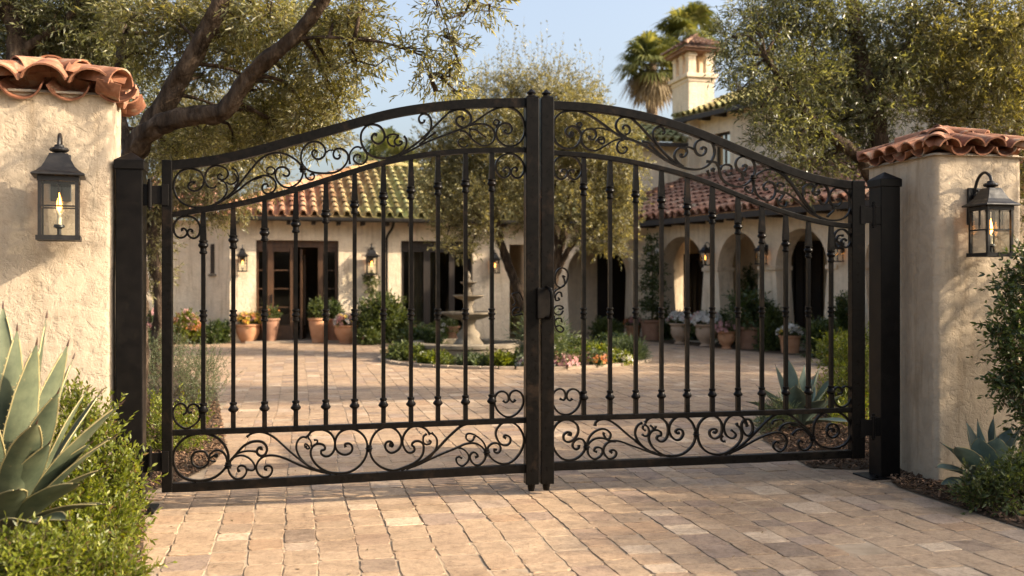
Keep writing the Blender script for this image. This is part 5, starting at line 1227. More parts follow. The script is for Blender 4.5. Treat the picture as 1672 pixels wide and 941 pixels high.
# palms
def fan_palm(base, h, crown, label, seed, nf=46, mats=('palm', 'thatch'), skirt=True):
    rng = np.random.default_rng(seed); base = np.array(base, float); top = base + np.array([0, 0, h])
    t = thing('fan_palm', base, label, 'palm tree', group='palms behind the house', kind='thing')
    mb = MB(); zs = np.linspace(0, h, 26); mb.tube([base + np.array([.08 * math.sin(z * .3), 0, z]) for z in zs], [.36 - .12 * z / h + .03 * (i % 2) for i, z in enumerate(zs)], 10); mb.build('trunk', M['pbark'], t, True, smooth=True)
    def fans(name, lo, hi, n, mat, Ls, sag):
        V = []; F = []
        for i in range(n):
            az = i * 2.399 + rng.normal(0, .2); el = R(rng.uniform(lo, hi)); d = np.array([math.cos(az) * math.cos(el), math.sin(az) * math.cos(el), math.sin(el)])
            pl = crown * rng.uniform(.42, .58) * Ls; c = top + d * pl + np.array([0, 0, -sag * pl * .3]); side = np.cross(d, [0, 0, 1]); side /= np.linalg.norm(side) + 1e-6; upv = np.cross(side, d)
            b = len(V); w = side * .02
            V += [top - w, top + w, c + w, c - w]; F.append((b, b + 1, b + 2, b + 3))
            m = 22
            for j in range(m):
                a = R(-125 + 250 * j / (m - 1)); ln = crown * .55 * (1 - .25 * abs(a) / 2.2) * rng.uniform(.85, 1.1)
                q = d * math.cos(a) + side * math.sin(a); q = q + upv * rng.normal(.05, .06); q /= np.linalg.norm(q)
                tv = np.cross(q, upv); tv /= np.linalg.norm(tv) + 1e-6
                m1 = c + q * ln * .55; e = c + q * ln + np.array([0, 0, -ln * (.28 + sag * .3)]); ww = .055 * crown / 2
                b = len(V); V += [c, m1 + tv * ww, e, m1 - tv * ww]; F.append((b, b + 1, b + 2, b + 3))
        mesh_np(name, np.array(V), np.array(F), M[mat], None, t, True)
    fans('crown', -25, 80, nf, mats[0], 1.0, .5)
    if skirt: fans('dry_skirt', -80, -30, 26, mats[1], .8, .6)
    return t
p = P(1064, 105, 47); fan_palm((p[0], 47, 0), p[2], 2.0, 'shorter fan palm left of the chimney with its bare trunk in view', 81)
p = P(1126, 62, 49); fan_palm((p[0], 49, 0), p[2], 2.3, 'taller fan palm directly behind the chimney, cut by the picture edge', 83)
p = P(632, 262, 44); fan_palm((p[0], 44, 0), p[2], 1.9, 'small distant fan palm showing just over the left roof ridge', 85, 40, skirt=False)

# ------------------------------------------------------------------ shrubs and small plants
def shrub(name, label, cat, loc, clumps, mat, seed, sl, k, ll, lw, up=.8, out=.6, noise=.35, hexa=False, stems=True, spread=.8, twig=.0015, blossoms=None, shell=.6, group=None, curl=.2):
    t = thing(name, loc, label, cat, group=group, kind='thing'); rng = np.random.default_rng(seed); loc = np.array(loc, float)
    if stems:
        mb = MB()
        for c, r, n in clumps:
            c = np.array(c); 
            for q in range(3):
                e = c + rng.normal(0, .35, 3) * np.mean(r); s = loc + np.array([rng.normal(0, .05), rng.normal(0, .05), 0]); limb(mb, [s, s * .5 + e * .5 + rng.normal(0, .03, 3), e], .010, .004, 5, .12, 0, .01, seed + q)
        mb.build('stem', M['twig'], t, True, smooth=True)
    foliage('foliage', t, M[mat], clumps, sl, k, ll, lw, seed, out, up, noise, spread, hexa, twig, shell, curl)
    if blossoms: flowers(t, clumps, blossoms, seed, True)
    return t
def flowers(t, clumps, spec, seed, world, name='blossom'):
    rng = np.random.default_rng(seed + 9)
    for mat, n, size in spec:
        V = []; F = []
        for i in range(n):
            c, r, _ = clumps[rng.integers(len(clumps))]; c = np.array(c, float); r = np.array(r if hasattr(r, '__len__') else (r,) * 3)
            d = rng.normal(size=3); d[2] = abs(d[2]) + .2; d /= np.linalg.norm(d); p = c + d * (r * 1.04 + .075)
            ax = unit(rng.normal(size=(1, 3)) + d * 2)[0]; a = np.cross(ax, [0.3, .2, 1]); a /= np.linalg.norm(a); b = np.cross(ax, a)
            for m in range(5):
                an = m * 1.2566; q = a * math.cos(an) + b * math.sin(an); tq = -a * math.sin(an) + b * math.cos(an); n0 = len(V)
                V += [p, p + q * size * .75 + tq * size * .35 + ax * size * .25, p + q * size + ax * size * .3, p + q * size * .75 - tq * size * .35 + ax * size * .25]; F.append((n0, n0 + 1, n0 + 2, n0 + 3))
        mesh_np(name, np.array(V), np.array(F), M[mat], None, t, world)
def agave(name, label, base, tips, width, mat, seed, hfac=.12, edge=True, group=None, grow=1.0):
    """tips: (point, width factor, arch)"""
    rng = np.random.default_rng(seed); base = np.array(base, float)
    t = thing(name, base, label, 'agave', group=group, kind='thing'); mb = MB(); eb = MB()
    for tip, wf, arch in tips:
        tip = base + (np.array(tip, float) - base) * grow; d = tip - base; hd = np.array([d[0], d[1], 0]); hl = np.linalg.norm(hd); hd = hd / (hl + 1e-6); L = np.linalg.norm(d)
        b0 = base + hd * min(.10, L * .1) + np.array([0, 0, .02]); b1_ = .5 * (b0 + tip) + np.array([0, 0, arch * L]) - hd * 0
        n = 20; T = np.linspace(0, 1, n); pts = np.array([(1 - s) ** 2 * b0 + 2 * s * (1 - s) * b1_ + s * s * tip for s in T])
        tw = rng.normal(0, .18)
        sv0 = np.cross(hd, [0, 0, 1.0]); W = width * wf; rs = []; e1, e2 = [], []
        tan = np.gradient(pts, axis=0); tan /= np.linalg.norm(tan, axis=1)[:, None]
        for i, s in enumerate(T):
            w = W * np.interp(s, [0, .12, .35, .55, .75, .9, 1], [.62, .66, .92, 1.0, .78, .38, .02]) / 2
            sd = sv0 - tan[i] * sv0.dot(tan[i]); sd /= np.linalg.norm(sd) + 1e-6; nn = np.cross(sd, tan[i])
            if nn[2] < 0 and False: nn = -nn
            nn = -np.cross(tan[i], sd) if np.cross(sd, tan[i]).dot([0, 0, 1]) < 0 else np.cross(sd, tan[i])
            if abs(nn[2]) < .25 and nn.dot(hd) > 0: nn = -nn
            an = tw * (.3 + s); sd, nn = sd * math.cos(an) + nn * math.sin(an), nn * math.cos(an) - sd * math.sin(an)
            cp = .30 * (1 - .3 * s); th = W * np.interp(s, [0, .15, .5, 1], [.20, .13, .06, .01])
            wav = .05 * math.sin(9 * s + tw * 20) * w
            q = pts[i]
            ring = [q + sd * w + nn * (cp * w + wav), q + sd * w * .55 + nn * (cp * w * .35), q, q - sd * w * .55 + nn * (cp * w * .35), q - sd * w + nn * (cp * w - wav),
                    q - sd * w * .6 + nn * (cp * w * .2 - th * .6), q - nn * th, q + sd * w * .6 + nn * (cp * w * .2 - th * .6)]
            rs.append(ring); e1.append(ring[0]); e2.append(ring[4])
        mb.rings(rs)
        eb.tube([pts[-1] - tan[-1] * .02 * L * .5, pts[-1] + tan[-1] * .012, pts[-1] + tan[-1] * .035 * min(1, L)], [.0045 * L + .001, .0035 * L, .0004], 6, mi=1)
        if edge:
            for ee, sg in ((e1, 1), (e2, -1)):
                eb.tube(ee[1:-1], [.0038 * L] * (n - 2), 5)
                ff = crom(ee[1:-2], 3)
                for i in range(2, len(ff) - 1, 2):
                    tq = ff[min(i + 1, len(ff) - 1)] - ff[i - 1]; tq /= np.linalg.norm(tq); ctr = np.array(pts[min(n - 1, 1 + i // 3)]); o_ = ff[i] - ctr; o_ /= np.linalg.norm(o_) + 1e-6
                    h = .011 * L; eb.poly([ff[i] - tq * .006 * L, ff[i] + tq * .006 * L, ff[i] + o_ * h + tq * .003])
    mb.build('leaf_rosette', M[mat], t, True, smooth=True, ang=75)
    eb.build('thorny_margin', [M['agave_edge'], M['spine']], t, True)
    return t
# big agave in front of the taller pillar
ba = np.array([-2.66, 5.15, .18])
T_ = lambda px, py, Y, w=1.0, a=.06: (P(px, py, Y), w, a)
agave('agave', 'huge grey green agave with thorny leaves in front of the taller pillar', ba,
  [T_(76, 516, 5.2, 1.05, .02), T_(28, 537, 5.0, .95, .0), T_(5, 500, 5.5, 1.0, .0), T_(111, 562, 5.1, 1.1, .04), T_(120, 584, 5.4, .9, .05), T_(143, 636, 5.3, .85, .06), T_(197, 660, 5.0, 1.0, .10), T_(80, 724, 4.75, 1.0, .10), T_(150, 722, 5.05, .8, .08),
   T_(130, 790, 4.75, .9, .10), T_(170, 824, 4.85, .85, .10), T_(-40, 520, 5.2, 1, .0), T_(-90, 560, 5.0, 1, .05), T_(-140, 620, 5.2, 1, .1), T_(-160, 720, 5.1, 1, .12), T_(-120, 780, 4.7, 1, .12), T_(30, 800, 4.6, .9, .12), T_(-40, 640, 4.5, 1, .06), T_(45, 600, 5.7, .9, .02), T_(-20, 560, 5.7, .9, .0), T_(60, 560, 4.9, 1.0, .03), T_(95, 640, 4.8, .9, .07), T_(60, 690, 4.6, 1.0, .1), T_(110, 850, 4.6, .9, .09), T_(60, 855, 4.4, .9, .08), T_(165, 640, 5.5, .8, .05), T_(188, 712, 5.0, .85, .1), T_(172, 765, 4.9, .8, .1)], .172, 'agave', 5)
# blue agave at the foot of the shorter pillar
bb = np.array([3.36, 7.02, .07])
agave('agave', 'small blue grey agave at the foot of the shorter pillar', bb,
  [T_(1578, 690, 7.1, 1, .05), T_(1596, 687, 7.0, 1, .03), T_(1622, 683, 7.0, 1.1, .03), T_(1669, 696, 6.95, 1, .05), T_(1537, 724, 6.95, 1, .10), T_(1529, 763, 6.85, .9, .10), T_(1536, 792, 6.8, .8, .06), T_(1600, 715, 6.8, 1.1, .06), T_(1630, 715, 6.75, 1.1, .06), T_(1690, 730, 6.9, 1, .08), T_(1680, 770, 6.8, .9, .1), T_(1560, 730, 6.7, 1, .1), T_(1650, 700, 7.2, 1, .04), T_(1580, 760, 6.65, .9, .1), T_(1640, 770, 6.6, .9, .1)], .175, 'agave_blue', 6, edge=True)
bc = np.array([2.95, 10.25, .05])
agave('agave', 'green agave with pale edges standing in the mulch behind the right leaf', bc,
  [T_(1272, 612, 10.3, 1, .02), T_(1290, 604, 10.2, 1, .02), T_(1312, 610, 10.2, 1, .02), T_(1333, 614, 10.2, 1, .03), T_(1352, 628, 10.1, 1, .04), T_(1247, 640, 10.2, 1, .07), T_(1233, 662, 10.1, .9, .08), T_(1366, 652, 10.1, .9, .08), T_(1300, 640, 9.8, 1, .05), T_(1262, 655, 9.8, 1, .08), T_(1340, 660, 9.8, .9, .08), T_(1322, 630, 10.6, 1, .03), T_(1285, 630, 10.6, 1, .03), T_(1240, 690, 9.9, .8, .06), T_(1375, 690, 9.9, .8, .06)], .20, 'agave_blue', 8, grow=1.18)
# lime shrubs at the front left
def mound(px0, px1, py0, py1, Y, dY, nc, r, n, seed):
    rng = np.random.default_rng(seed); out = []
    for i in range(nc):
        px = rng.uniform(px0, px1); py = rng.uniform(py0, py1); out.append((P(px, py, Y + rng.uniform(-dY, dY)), np.array((r, r, r * .8)) * rng.uniform(.8, 1.2), n))
    return out
shrub('shrub', 'lime green small leaved shrub between the big agave and the gate post', 'shrub', (-2.42, 5.75, 0),
  [(P(x, y, Y), r, n) for x, y, Y, r, n in ((120, 690, 5.9, .14, 60), (95, 740, 5.8, .16, 70), (150, 720, 5.85, .15, 70), (140, 780, 5.7, .18, 90), (185, 790, 5.7, .14, 70), (175, 840, 5.6, .17, 90), (110, 820, 5.5, .18, 90), (70, 790, 5.75, .13, 60), (195, 850, 5.6, .10, 50), (130, 870, 5.4, .16, 80), (190, 890, 5.4, .12, 60), (85, 875, 5.4, .13, 60))], 'lime', 91, .17, 16, .040, .0135, up=.9, out=.6, noise=.35, hexa=True)
shrub('shrub', 'lime green shrub at the near corner of the drive, below the big agave', 'shrub', (-2.25, 4.7, 0),
  [(P(x, y, Y), r, n) for x, y, Y, r, n in ((40, 925, 4.4, .10, 60), (110, 915, 4.6, .11, 60), (10, 935, 4.4, .12, 60), (70, 945, 4.5, .12, 80), (135, 935, 4.7, .11, 70), (178, 930, 4.8, .10, 50), (180, 955, 4.7, .12, 60), (-40, 960, 4.5, .13, 60), (120, 960, 4.6, .14, 60), (30, 960, 4.5, .14, 60), (205, 960, 4.8, .08, 40))], 'lime', 92, .14, 15, .034, .0115, up=.85, out=.6, noise=.4, hexa=True)
# right front
shrub('shrub', 'tall dark glossy shrub climbing past the shorter pillar at the picture edge', 'shrub', (3.85, 7.05, 0),
  [(P(x + 32, y, Y), r * .9, n) for x, y, Y, r, n in ((1640, 460, 7.0, .15, 60), (1665, 440, 7.0, .13, 50), (1690, 430, 7.0, .16, 60), (1625, 520, 7.0, .16, 70), (1660, 510, 6.95, .18, 80), (1700, 500, 7, .2, 70), (1620, 580, 7.0, .15, 70), (1650, 580, 6.9, .18, 80), (1690, 580, 6.95, .2, 80), (1625, 640, 7.0, .14, 60), (1655, 645, 6.9, .18, 80), (1700, 650, 6.9, .2, 80), (1665, 700, 6.9, .16, 60), (1602, 545, 7.05, .07, 22), (1606, 625, 7.05, .07, 20), (1700, 720, 6.9, .2, 60), (1655, 415, 7.0, .06, 14), (1612, 480, 7.05, .06, 14))], 'dkshrub', 95, .15, 10, .046, .017, up=.35, out=.8, noise=.5, hexa=True)
shrub('shrub', 'low bright green shrub in front of the small blue agave', 'shrub', (3.38, 6.5, 0),
  [(P(x, y, Y), r, n) for x, y, Y, r, n in ((1588, 800, 6.55, .075, 36), (1622, 795, 6.5, .09, 44), (1655, 785, 6.55, .10, 50), (1605, 815, 6.45, .07, 32), (1640, 810, 6.4, .09, 44), (1672, 795, 6.45, .11, 46), (1672, 762, 6.6, .07, 26), (1700, 780, 6.5, .12, 36))], 'midshrub', 96, .12, 10, .042, .016, up=.6, out=.8, noise=.5, hexa=True)
# behind the gate, left bed
shrub('rosemary_bush', 'airy grey green rosemary bush behind the left hinge stile', 'bush', (-4.15, 11.9, 0),
  [(P(x, y, 12 + d), r, n) for x, y, d, r, n in ((255, 600, .2, .30, 90), (290, 590, .3, .26, 80), (320, 610, .0, .24, 80), (300, 640, -.2, .28, 90), (340, 640, -.1, .18, 60), (260, 650, -.2, .28, 80), (345, 610, .2, .12, 36), (325, 665, -.3, .18, 60), (230, 620, 0, .3, 60))], 'sage', 101, .32, 22, .034, .007, up=1.0, out=.5, noise=.35)
shrub('shrub', 'yellow green shrub in the mulch behind the foot of the left leaf', 'shrub', (-3.15, 8.9, 0),
  [(P(x, y, 9 + d), r, n) for x, y, d, r, n in ((250, 680, .2, .17, 70), (290, 690, .1, .16, 70), (265, 720, -.1, .17, 70), (305, 720, .0, .14, 60), (240, 740, -.2, .15, 60), (290, 745, -.2, .13, 50), (320, 695, .2, .10, 30))], 'lime', 102, .16, 12, .042, .013, up=.8, out=.7, noise=.4, hexa=True)
# behind the gate, right bed
shrub('shrub', 'yellow green shrub between the right hinge stile and the agave', 'shrub', (3.85, 11.2, 0),
  [(P(x, y, 11.2 + d), r, n) for x, y, d, r, n in ((1370, 600, .3, .20, 70), (1400, 610, .2, .22, 80), (1385, 640, 0, .24, 90), (1415, 660, -.1, .2, 70), (1360, 660, -.1, .2, 70), (1400, 690, -.4, .2, 70), (1425, 600, .4, .22, 60), (1375, 580, .6, .14, 40), (1425, 560, .8, .2, 60), (1380, 705, -.7, .16, 50))], 'lime', 103, .22, 12, .052, .016, up=.9, out=.6, noise=.4, hexa=True)
shrub('grass_tuft', 'straw tinted grass tuft at the tip of the agave bed', 'grass tuft', (2.75, 9.6, 0),
  [(P(1250, 700, 9.6), .10, 36), (P(1275, 690, 9.7), .1, 36)], 'sage', 104, .2, 10, .09, .008, up=1.2, out=.5, noise=.3, stems=False)

# ------------------------------------------------------------------ pots
def pot_mesh(t, kind, mat):
    mb = MB()
    if kind == 'bowl': prof = [(.16, 0), (.19, .01), (.18, .04), (.24, .14), (.29, .26), (.305, .36), (.29, .42), (.325, .43), (.335, .45), (.33, .475), (.29, .475), (.275, .44), (.26, .43), (.001, .43)]
    elif kind == 'tall': prof = [(.15, 0), (.17, .01), (.17, .05), (.21, .25), (.25, .48), (.265, .62), (.25, .66), (.29, .67), (.30, .70), (.29, .73), (.255, .73), (.245, .69), (.001, .68)]
    elif kind == 'urn': prof = [(.15, 0), (.17, .02), (.12, .06), (.13, .10), (.20, .18), (.25, .28), (.26, .40), (.245, .46), (.275, .50), (.295, .52), (.285, .545), (.25, .545), (.235, .51), (.001, .5)]
    else: prof = [(.20, 0), (.225, .01), (.235, .10), (.27, .42), (.30, .43), (.305, .48), (.27, .485), (.255, .45), (.001, .45)]
    mb.lathe(prof, (0, 0, 0), 28); mb.build('pot', M[mat], t, smooth=True, ang=45)
    return prof[-1][1]
def potted(px, pyb, kind, potmat, label, clumps, fol, seed, scale=1.0, blossoms=None, sl=.16, k=10, ll=.06, lw=.022, up=.6, name='flower_pot', Y=None, group='pots along the house walls'):
    g = G(px, pyb)
    if Y: g = P(px, pyb, Y); g[2] = 0.03
    t = thing(name, g, label, 'potted plant', rz=seed, group=group); z = pot_mesh(t, kind, potmat)
    K = [((c[0], c[1], z + c[2]), r, n) for c, r, n in clumps]
    foliage('foliage', t, M[fol], K, sl, k, ll, lw, seed, .8, up, .5, .8, True, 0, .6, .2, None, False)
    if blossoms: flowers(t, K, blossoms, seed, False)
    t.scale = (scale,) * 3; return t
dome = [((0, 0, .06), (.26, .26, .14), 90), ((.12, .05, .1), (.16, .16, .14), 50), ((-.12, -.04, .1), (.16, .16, .14), 50)]
potted(405, 560, 'bowl', 'terra', 'orange terracotta pot with yellow flowers beside the canted house corner', dome, 'midshrub', 201, 1.0, [('yellow', 110, .06), ('orange', 30, .06), ('pink', 24, .055)])
potted(566, 561, 'bowl', 'terra', 'orange terracotta pot of pale pink flowers right of the entrance door', dome, 'midshrub', 202, .98, [('pink', 90, .065), ('white', 60, .06), ('yellow', 14, .05)])
bush = [((0, 0, .16), (.26, .26, .22), 90), ((.05, 0, .4), (.18, .18, .2), 60), ((-.12, .05, .28), (.18, .18, .2), 50)]
potted(519, 560, 'tall', 'terra', 'tall terracotta pot with a leafy bush in front of the open door', bush, 'midshrub', 203, .86, None, .14, 10, .08, .035)
potted(545, 558.6, 'tall', 'dkterra', 'tall shaded terracotta pot right behind the pale pink flowers', bush, 'dkshrub', 204, .82, None, .14, 10, .08, .035)
potted(441, 560, 'tall', 'dkterra', 'dark pot with a small green plant at the left jamb of the entrance door', [((0, 0, .12), (.22, .22, .2), 80)], 'midshrub', 205, .85, [('orange', 10, .04)], .2, 9, .08, .035)
potted(668, 558, 'plain', 'dkterra', 'small plain terracotta pot left of the curtained patio door', [((0, 0, .08), (.2, .2, .14), 50)], 'dkshrub', 206, .85)
potted(736, 557, 'plain', 'dkterra', 'low terracotta pot hidden behind the fountain at the patio door', [((0, 0, .08), (.2, .2, .14), 50)], 'midshrub', 207, .8)
topi = [((0, 0, .25), (.34, .34, .28), 130), ((0, 0, .75), (.27, .27, .22), 80), ((.03, 0, 1.15), (.22, .22, .22), 70), ((0, 0, 1.55), (.15, .15, .22), 50), ((0, 0, 1.85), (.08, .08, .14), 22)]
t_ = potted(1065, 555.5, 'plain', 'dkterra', 'dark terracotta pot with a tiered topiary in the corner before the arcade', topi, 'dkshrub', 208, 1.12, [('white', 8, .05)], .2, 10, .08, .03)
mb = MB(); mb.tube([(0, 0, .4), (.01, 0, 1.2), (0, 0, 2.2)], [.025, .02, .008], 6); mb.build('stem', M['twig'], t_)
potted(1111, 562, 'urn', 'terra_pale', 'pale urn of white flowers before the first arcade arch', dome, 'midshrub', 209, .95, [('white', 120, .07), ('pink', 24, .06)])
potted(1153, 566, 'urn', 'terra_pale', 'pale urn with white flowers at the foot of the first arcade pier', dome, 'midshrub', 210, .98, [('white', 120, .07), ('pink', 16, .06)])
potted(1226, 570, 'plain', 'dkterra', 'broad brown pot with a full dark bush under the second arch', [((0, 0, .25), (.5, .45, .32), 200), ((.1, 0, .5), (.35, .35, .25), 110), ((-.3, 0, .3), (.3, .3, .25), 80)], 'dkshrub', 211, 1.05, [('yellow', 5, .05)], .25, 11, .085, .03)
topi2 = [((0, 0, .9), (.28, .28, .3), 110), ((.08, 0, 1.3), (.2, .2, .24), 70), ((-.12, 0, .55), (.2, .2, .15), 40), ((0, 0, 1.6), (.1, .1, .14), 24)]
q = AF(au_(1222, 2.0), 2.0, .05); t = thing('potted_tree', q, 'slim dark potted tree inside the second arcade arch', 'potted plant', group='pots along the house walls'); pot_mesh(t, 'plain', 'dkterra')
foliage('foliage', t, M['dkshrub'], topi2, .22, 10, .09, .035, 212, .8, .5, .5, .8, True, 0, .6, .2, None, False)
mb = MB(); mb.tube([(0, 0, .4), (.02, 0, 1.2), (0, 0, 1.7)], [.03, .02, .01], 6); mb.build('stem', M['twig'], t)
# shrubs at the house
def hshrub(px, pyb, w, h, mat, label, seed, n=4, name='shrub', leaf=(.075, .03), sl=.2, up=.6, bl=None, pointy=False, Y=None, grp='shrubs along the house walls'):
    g = G(px, pyb) if Y is None else np.array([(px - CX) / F_PX * Y, Y, 0]); Y = g[1]; W = w / F_PX * Y; H = h / F_PX * Y; rng = np.random.default_rng(seed); K = []
    if pointy:
        for i in range(5): s = i / 4; K.append((g + np.array([0, 0, H * (.14 + .72 * s)]), (W * .5 * (1 - .78 * s), W * .5 * (1 - .78 * s), H * .16), int(200 * (1 - .7 * s)) + 16))
    else:
        for i in range(n): K.append((g + np.array([rng.uniform(-.26, .26) * W, rng.uniform(-.1, .15) * W, H * rng.uniform(.3, .68)]), (W * .30, W * .28, H * .28), 130))
        K.append((g + np.array([0, 0, H * .3]), (W * .46, W * .4, H * .3), 230))
    return shrub(name, label, 'shrub', g, K, mat, seed, sl, 9, leaf[0], leaf[1], up=up, out=.8, noise=.45, hexa=True, twig=0, blossoms=bl, group=grp)
hshrub(617, 561, 62, 82, 'midshrub', 'tall leafy shrub under the greenish lantern between the glazed doors', 301, 6, leaf=(.11, .045), sl=.28)
hshrub(650, 560, 34, 46, 'midshrub', 'dense shrub just left of the curtained patio door', 302)
hshrub(604, 563, 28, 20, 'midshrub', 'low round plant at the foot of the tall leafy shrub', 303, 2, bl=[('pink', 12, .05)])
hshrub(690, 559, 40, 20, 'dkshrub', 'low dark hedge plant before the curtained patio door', 304, 3)
hshrub(303, 562, 40, 58, 'lime', 'yellow green shrub topped with red flowers before the recessed wall', 305, 4, bl=[('pink', 40, .09), ('orange', 26, .08)])
hshrub(252, 564, 40, 60, 'sage', 'pale plant with pink flowers next to the left hinge stile', 306, 4, bl=[('pink', 80, .085)])
hshrub(303, 556, 34, 104, 'dkshrub', 'tall dark spiky plant in the shade of the recessed wall', 307, 3, pointy=True, Y=26.6, leaf=(.16, .05), sl=.3)
hshrub(350, 561, 54, 30, 'dkshrub', 'low dark shrub at the canted house corner', 308, 4)
hshrub(275, 562, 40, 40, 'dkshrub', 'dark low shrub behind the red flowering shrub', 309, 4, Y=26)
hshrub(1088, 555.5, 36, 44, 'dkshrub', 'dark shrub between the topiary pot and the first white urn', 310, 4)
hshrub(1134, 558, 26, 40, 'dkshrub', 'dark fern like shrub between the two white urns', 311, 3)
hshrub(1192, 564, 42, 50, 'dkshrub', 'rounded dark shrub right of the second white urn', 312, 4)
hshrub(1262, 573, 46, 66, 'midshrub', 'cone shaped green shrub at the middle arcade pier', 313, 4, pointy=True)
hshrub(1340, 585, 48, 62, 'dkshrub', 'bushy dark shrub before the third arcade arch', 314, 5, leaf=(.07, .025))
hshrub(1377, 583, 40, 94, 'dkshrub', 'pointed dark shrub close to the right hinge stile', 315, 4, pointy=True)
hshrub(1172, 560, 30, 46, 'midshrub', 'small bright shrub behind the second white urn', 316, 3)
hshrub(1372, 597, 56, 44, 'lime', 'yellow flowering low shrub beside the right hinge stile', 317, 4, bl=[('yellow', 24, .05)])
# fountain bed
def bedplant(dx, dy, w, h, mat, label, seed, **kw):
    x, y = ISL[0] + dx, ISL[1] + dy; px = CX + x / y * F_PX
    return hshrub(px, 0, w * F_PX / y, h * F_PX / y, mat, label, seed, Y=y, grp='plants in the fountain bed', **kw)
bedplant(-2.1, -.9, .7, .26, 'midshrub', 'bushy green plant at the end of the bed nearest the entrance door', 401, bl=[('yellow', 10, .04)], sl=.14)
bedplant(-1.45, -1.8, .6, .17, 'lime', 'yellow green plant in the bed left of the fountain basin', 402, bl=[('white', 8, .04)], sl=.11)
bedplant(-.75, -2.15, .5, .15, 'sage', 'grey rosette plant right in front of the fountain basin', 403, sl=.11)
bedplant(-.2, -2.25, .45, .17, 'lime', 'upright green plant in front of the right edge of the basin', 404, sl=.13)
bedplant(.5, -2.0, .6, .75, 'sage', 'grassy grey clump with pale spikes right of the meeting stiles', 405, leaf=(.16, .014), sl=.4, up=1.3, bl=[('white', 10, .05)])
bedplant(1.0, -1.9, .7, .2, 'midshrub', 'reddish flowering cover plant in the middle of the bed', 406, bl=[('pink', 130, .05), ('orange', 40, .045)], sl=.13)
bedplant(1.6, -1.6, .7, .26, 'lime', 'light green plant with white flowers on the right of the bed', 407, bl=[('white', 60, .045)], sl=.13)
bedplant(2.15, -.9, .7, .26, 'sage', 'spiky grey green plant at the right end of the bed', 408, leaf=(.14, .016), up=1.1)
bedplant(1.2, -.9, .75, .36, 'midshrub', 'rounded bush with pink flowers right of the olive stems', 409, bl=[('pink', 70, .05)])
bedplant(2.0, -.1, .8, .36, 'dkshrub', 'dark bush toward the arcade side of the bed', 410)
bedplant(-1.9, .6, .8, .5, 'dkshrub', 'dark bush behind the left rim of the basin', 411)
bedplant(.75, -.5, .7, .5, 'dkshrub', 'dark bush at the foot of the olive stems', 412)
bedplant(.35, -2.42, .5, .16, 'sage', 'low mound of white flowers at the front of the bed beside the meeting stiles', 413, bl=[('white', 90, .045), ('pink', 30, .04)], sl=.1)
bedplant(.85, -2.3, .55, .17, 'midshrub', 'low mound of deep pink flowers at the front right of the bed', 414, bl=[('pink', 220, .05)], sl=.1)
bedplant(1.4, -2.05, .55, .17, 'sage', 'low mound of orange and pink flowers at the front right of the bed', 415, bl=[('orange', 120, .045), ('pink', 90, .045)], sl=.1)
bedplant(1.9, -1.6, .5, .18, 'lime', 'low yellow green plant with white flowers near the right rim of the bed', 416, bl=[('white', 110, .045)], sl=.1)
rng = np.random.default_rng(77); K = []
for i in range(70):
    a = rng.uniform(0, 6.283); r = ISL[2] * math.sqrt(rng.uniform(.2, .9)); x, y = ISL[0] + r * math.cos(a), ISL[1] + r * math.sin(a)
    if math.hypot(x - fx, y - fy) < 1.35: continue
    K.append((np.array([x, y, .1]), (.2, .2, .1), 26))
gcv = foliage('ground_cover', None, M['midshrub'], K, .12, 8, .06, .024, 78, .8, .6, .5, .8, True, 0)
tag(gcv, 'mixed low ground cover filling the round fountain bed', None, kind='stuff')

# dry leaves blown onto the paving
rng = np.random.default_rng(91); V = []; F = []
for i in range(420):
    w_ = rng.uniform(-2.2, 9); u_ = rng.uniform(-.3, 5.6) if rng.random() < .6 else (rng.choice([0.1, 5.2]) + rng.normal(0, .35)); x, y, _ = GF(u_, w_, 0)
    if math.hypot(x - ISL[0], y - ISL[1]) < 3: continue
    a = rng.uniform(0, 6.28); L = rng.uniform(.018, .045); d = np.array([math.cos(a), math.sin(a), rng.normal(0, .15)]); t_2 = np.array([-math.sin(a), math.cos(a), rng.normal(0, .3)]) * L * .16
    p = np.array([x, y, .006]); b = len(V); V += [p, p + d * L * .5 + t_2 + np.array([0, 0, .003]), p + d * L, p + d * L * .5 - t_2]; F.append((b, b + 1, b + 2, b + 3))
tag(mesh_np('fallen_leaves', np.array(V), np.array(F), M['thatch']), 'dry olive leaves scattered on the paving', None, kind='stuff')
# greenery hanging from the greenish lantern
q = FH(fu_(607, -.2), -.16, 0); zc = EYE - (452 - HY) / F_PX * q[1]
t = thing('hanging_plant', (q[0], q[1], zc), 'trailing green plant hanging under the greenish lantern between the glazed doors', 'plant', kind='thing')
foliage('foliage', t, M['midshrub'], [(np.array([q[0], q[1], zc - .05]), (.16, .08, .10), 40), (np.array([q[0] + .03, q[1], zc - .28]), (.10, .07, .18), 34), (np.array([q[0] - .05, q[1] + .02, zc + .1]), (.13, .07, .06), 16)], .16, 8, .07, .028, 515, .6, -.7, .4, .8, True, .003)

potted(1186, 570, 'urn', 'terra', 'small orange urn of pink flowers before the rounded dark shrub', dome, 'midshrub', 223, .75, [('pink', 100, .065)])
potted(1290, 577, 'plain', 'terra', 'orange pot of white flowers right of the cone shaped shrub', dome, 'midshrub', 224, .8, [('white', 90, .07), ('yellow', 20, .05)])
potted(1034, 553.5, 'plain', 'terra', 'orange pot with red flowers between the porch arch and the topiary', dome, 'midshrub', 225, .75, [('pink', 60, .065), ('orange', 30, .06)])
hshrub(990, 555, 44, 40, 'midshrub', 'leafy shrub standing inside the light at the porch arch', 331, 4)
hshrub(722, 557, 40, 34, 'midshrub', 'green shrub behind the left rim of the fountain pool at the patio door', 332, 4, bl=[('white', 14, .06)])
hshrub(812, 553, 34, 50, 'dkshrub', 'dark shrub under the small lantern behind the fountain', 333, 4)
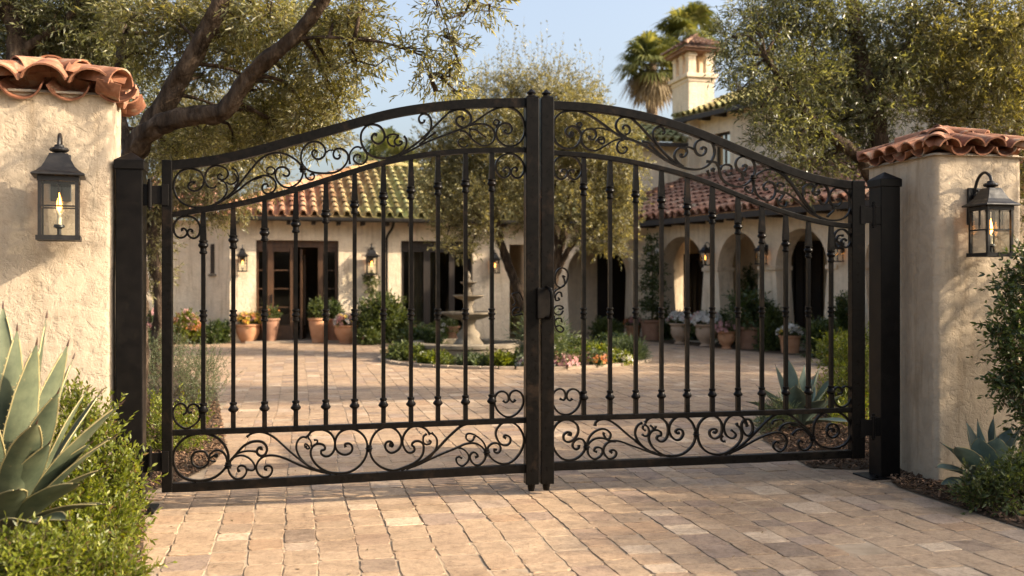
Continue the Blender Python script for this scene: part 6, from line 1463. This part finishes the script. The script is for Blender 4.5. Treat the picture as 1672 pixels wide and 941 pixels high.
# ------------------------------------------------------------------ camera, light, sky
sc = bpy.context.scene
SUN_DIR = np.array([math.cos(R(SUN_AZ)) * math.cos(R(SUN_EL)), math.sin(R(SUN_AZ)) * math.cos(R(SUN_EL)), math.sin(R(SUN_EL))])
sl_ = bpy.data.lights.new('sun', 'SUN'); sl_.energy = 4.05; sl_.angle = R(.55); sl_.color = (1.0, .83, .62)
so = bpy.data.objects.new('sun', sl_); C.objects.link(so); so.location = (12, -4, 10)
so.rotation_euler = Vector(tuple(-SUN_DIR)).to_track_quat('-Z', 'Y').to_euler()
w = bpy.data.worlds.new('World'); sc.world = w; w.use_nodes = True; nt = w.node_tree; bg = nt.nodes['Background']
sky = nt.nodes.new('ShaderNodeTexSky'); sky.sky_type = 'NISHITA'; sky.sun_disc = False; sky.sun_elevation = R(SUN_EL); sky.sun_rotation = math.atan2(SUN_DIR[0], SUN_DIR[1])
sky.air_density = 1.0; sky.dust_density = 6.5; sky.ozone_density = 1.0; sky.altitude = 50
hs = nt.nodes.new('ShaderNodeHueSaturation'); hs.inputs['Saturation'].default_value = .78; nt.links.new(sky.outputs[0], hs.inputs['Color']); nt.links.new(hs.outputs[0], bg.inputs[0]); bg.inputs[1].default_value = .15
cd_ = bpy.data.cameras.new('camera'); cam = bpy.data.objects.new('camera', cd_); C.objects.link(cam); sc.camera = cam
cd_.sensor_width = 36; cd_.lens = 36 * F_PX / 1672; cd_.shift_y = -(470.5 - HY) / 1672; cd_.clip_end = 1500; cd_.clip_start = .05
cam.location = (0, 0, EYE); cam.rotation_euler = (R(90), 0, 0)
cd_.dof.use_dof = True; cd_.dof.focus_distance = 7.0; cd_.dof.aperture_fstop = 2.0
sc.render.engine = 'CYCLES'; sc.cycles.use_denoising = True
try: sc.cycles.denoiser = 'OPENIMAGEDENOISE'
except Exception: pass
sc.cycles.max_bounces = 8; sc.cycles.transparent_max_bounces = 16; sc.cycles.diffuse_bounces = 4; sc.cycles.sample_clamp_indirect = 6
sc.view_settings.view_transform = 'Standard'; sc.view_settings.look = 'None'; sc.view_settings.exposure = 1.27; sc.view_settings.gamma = 1; sc.view_settings.use_curve_mapping = False
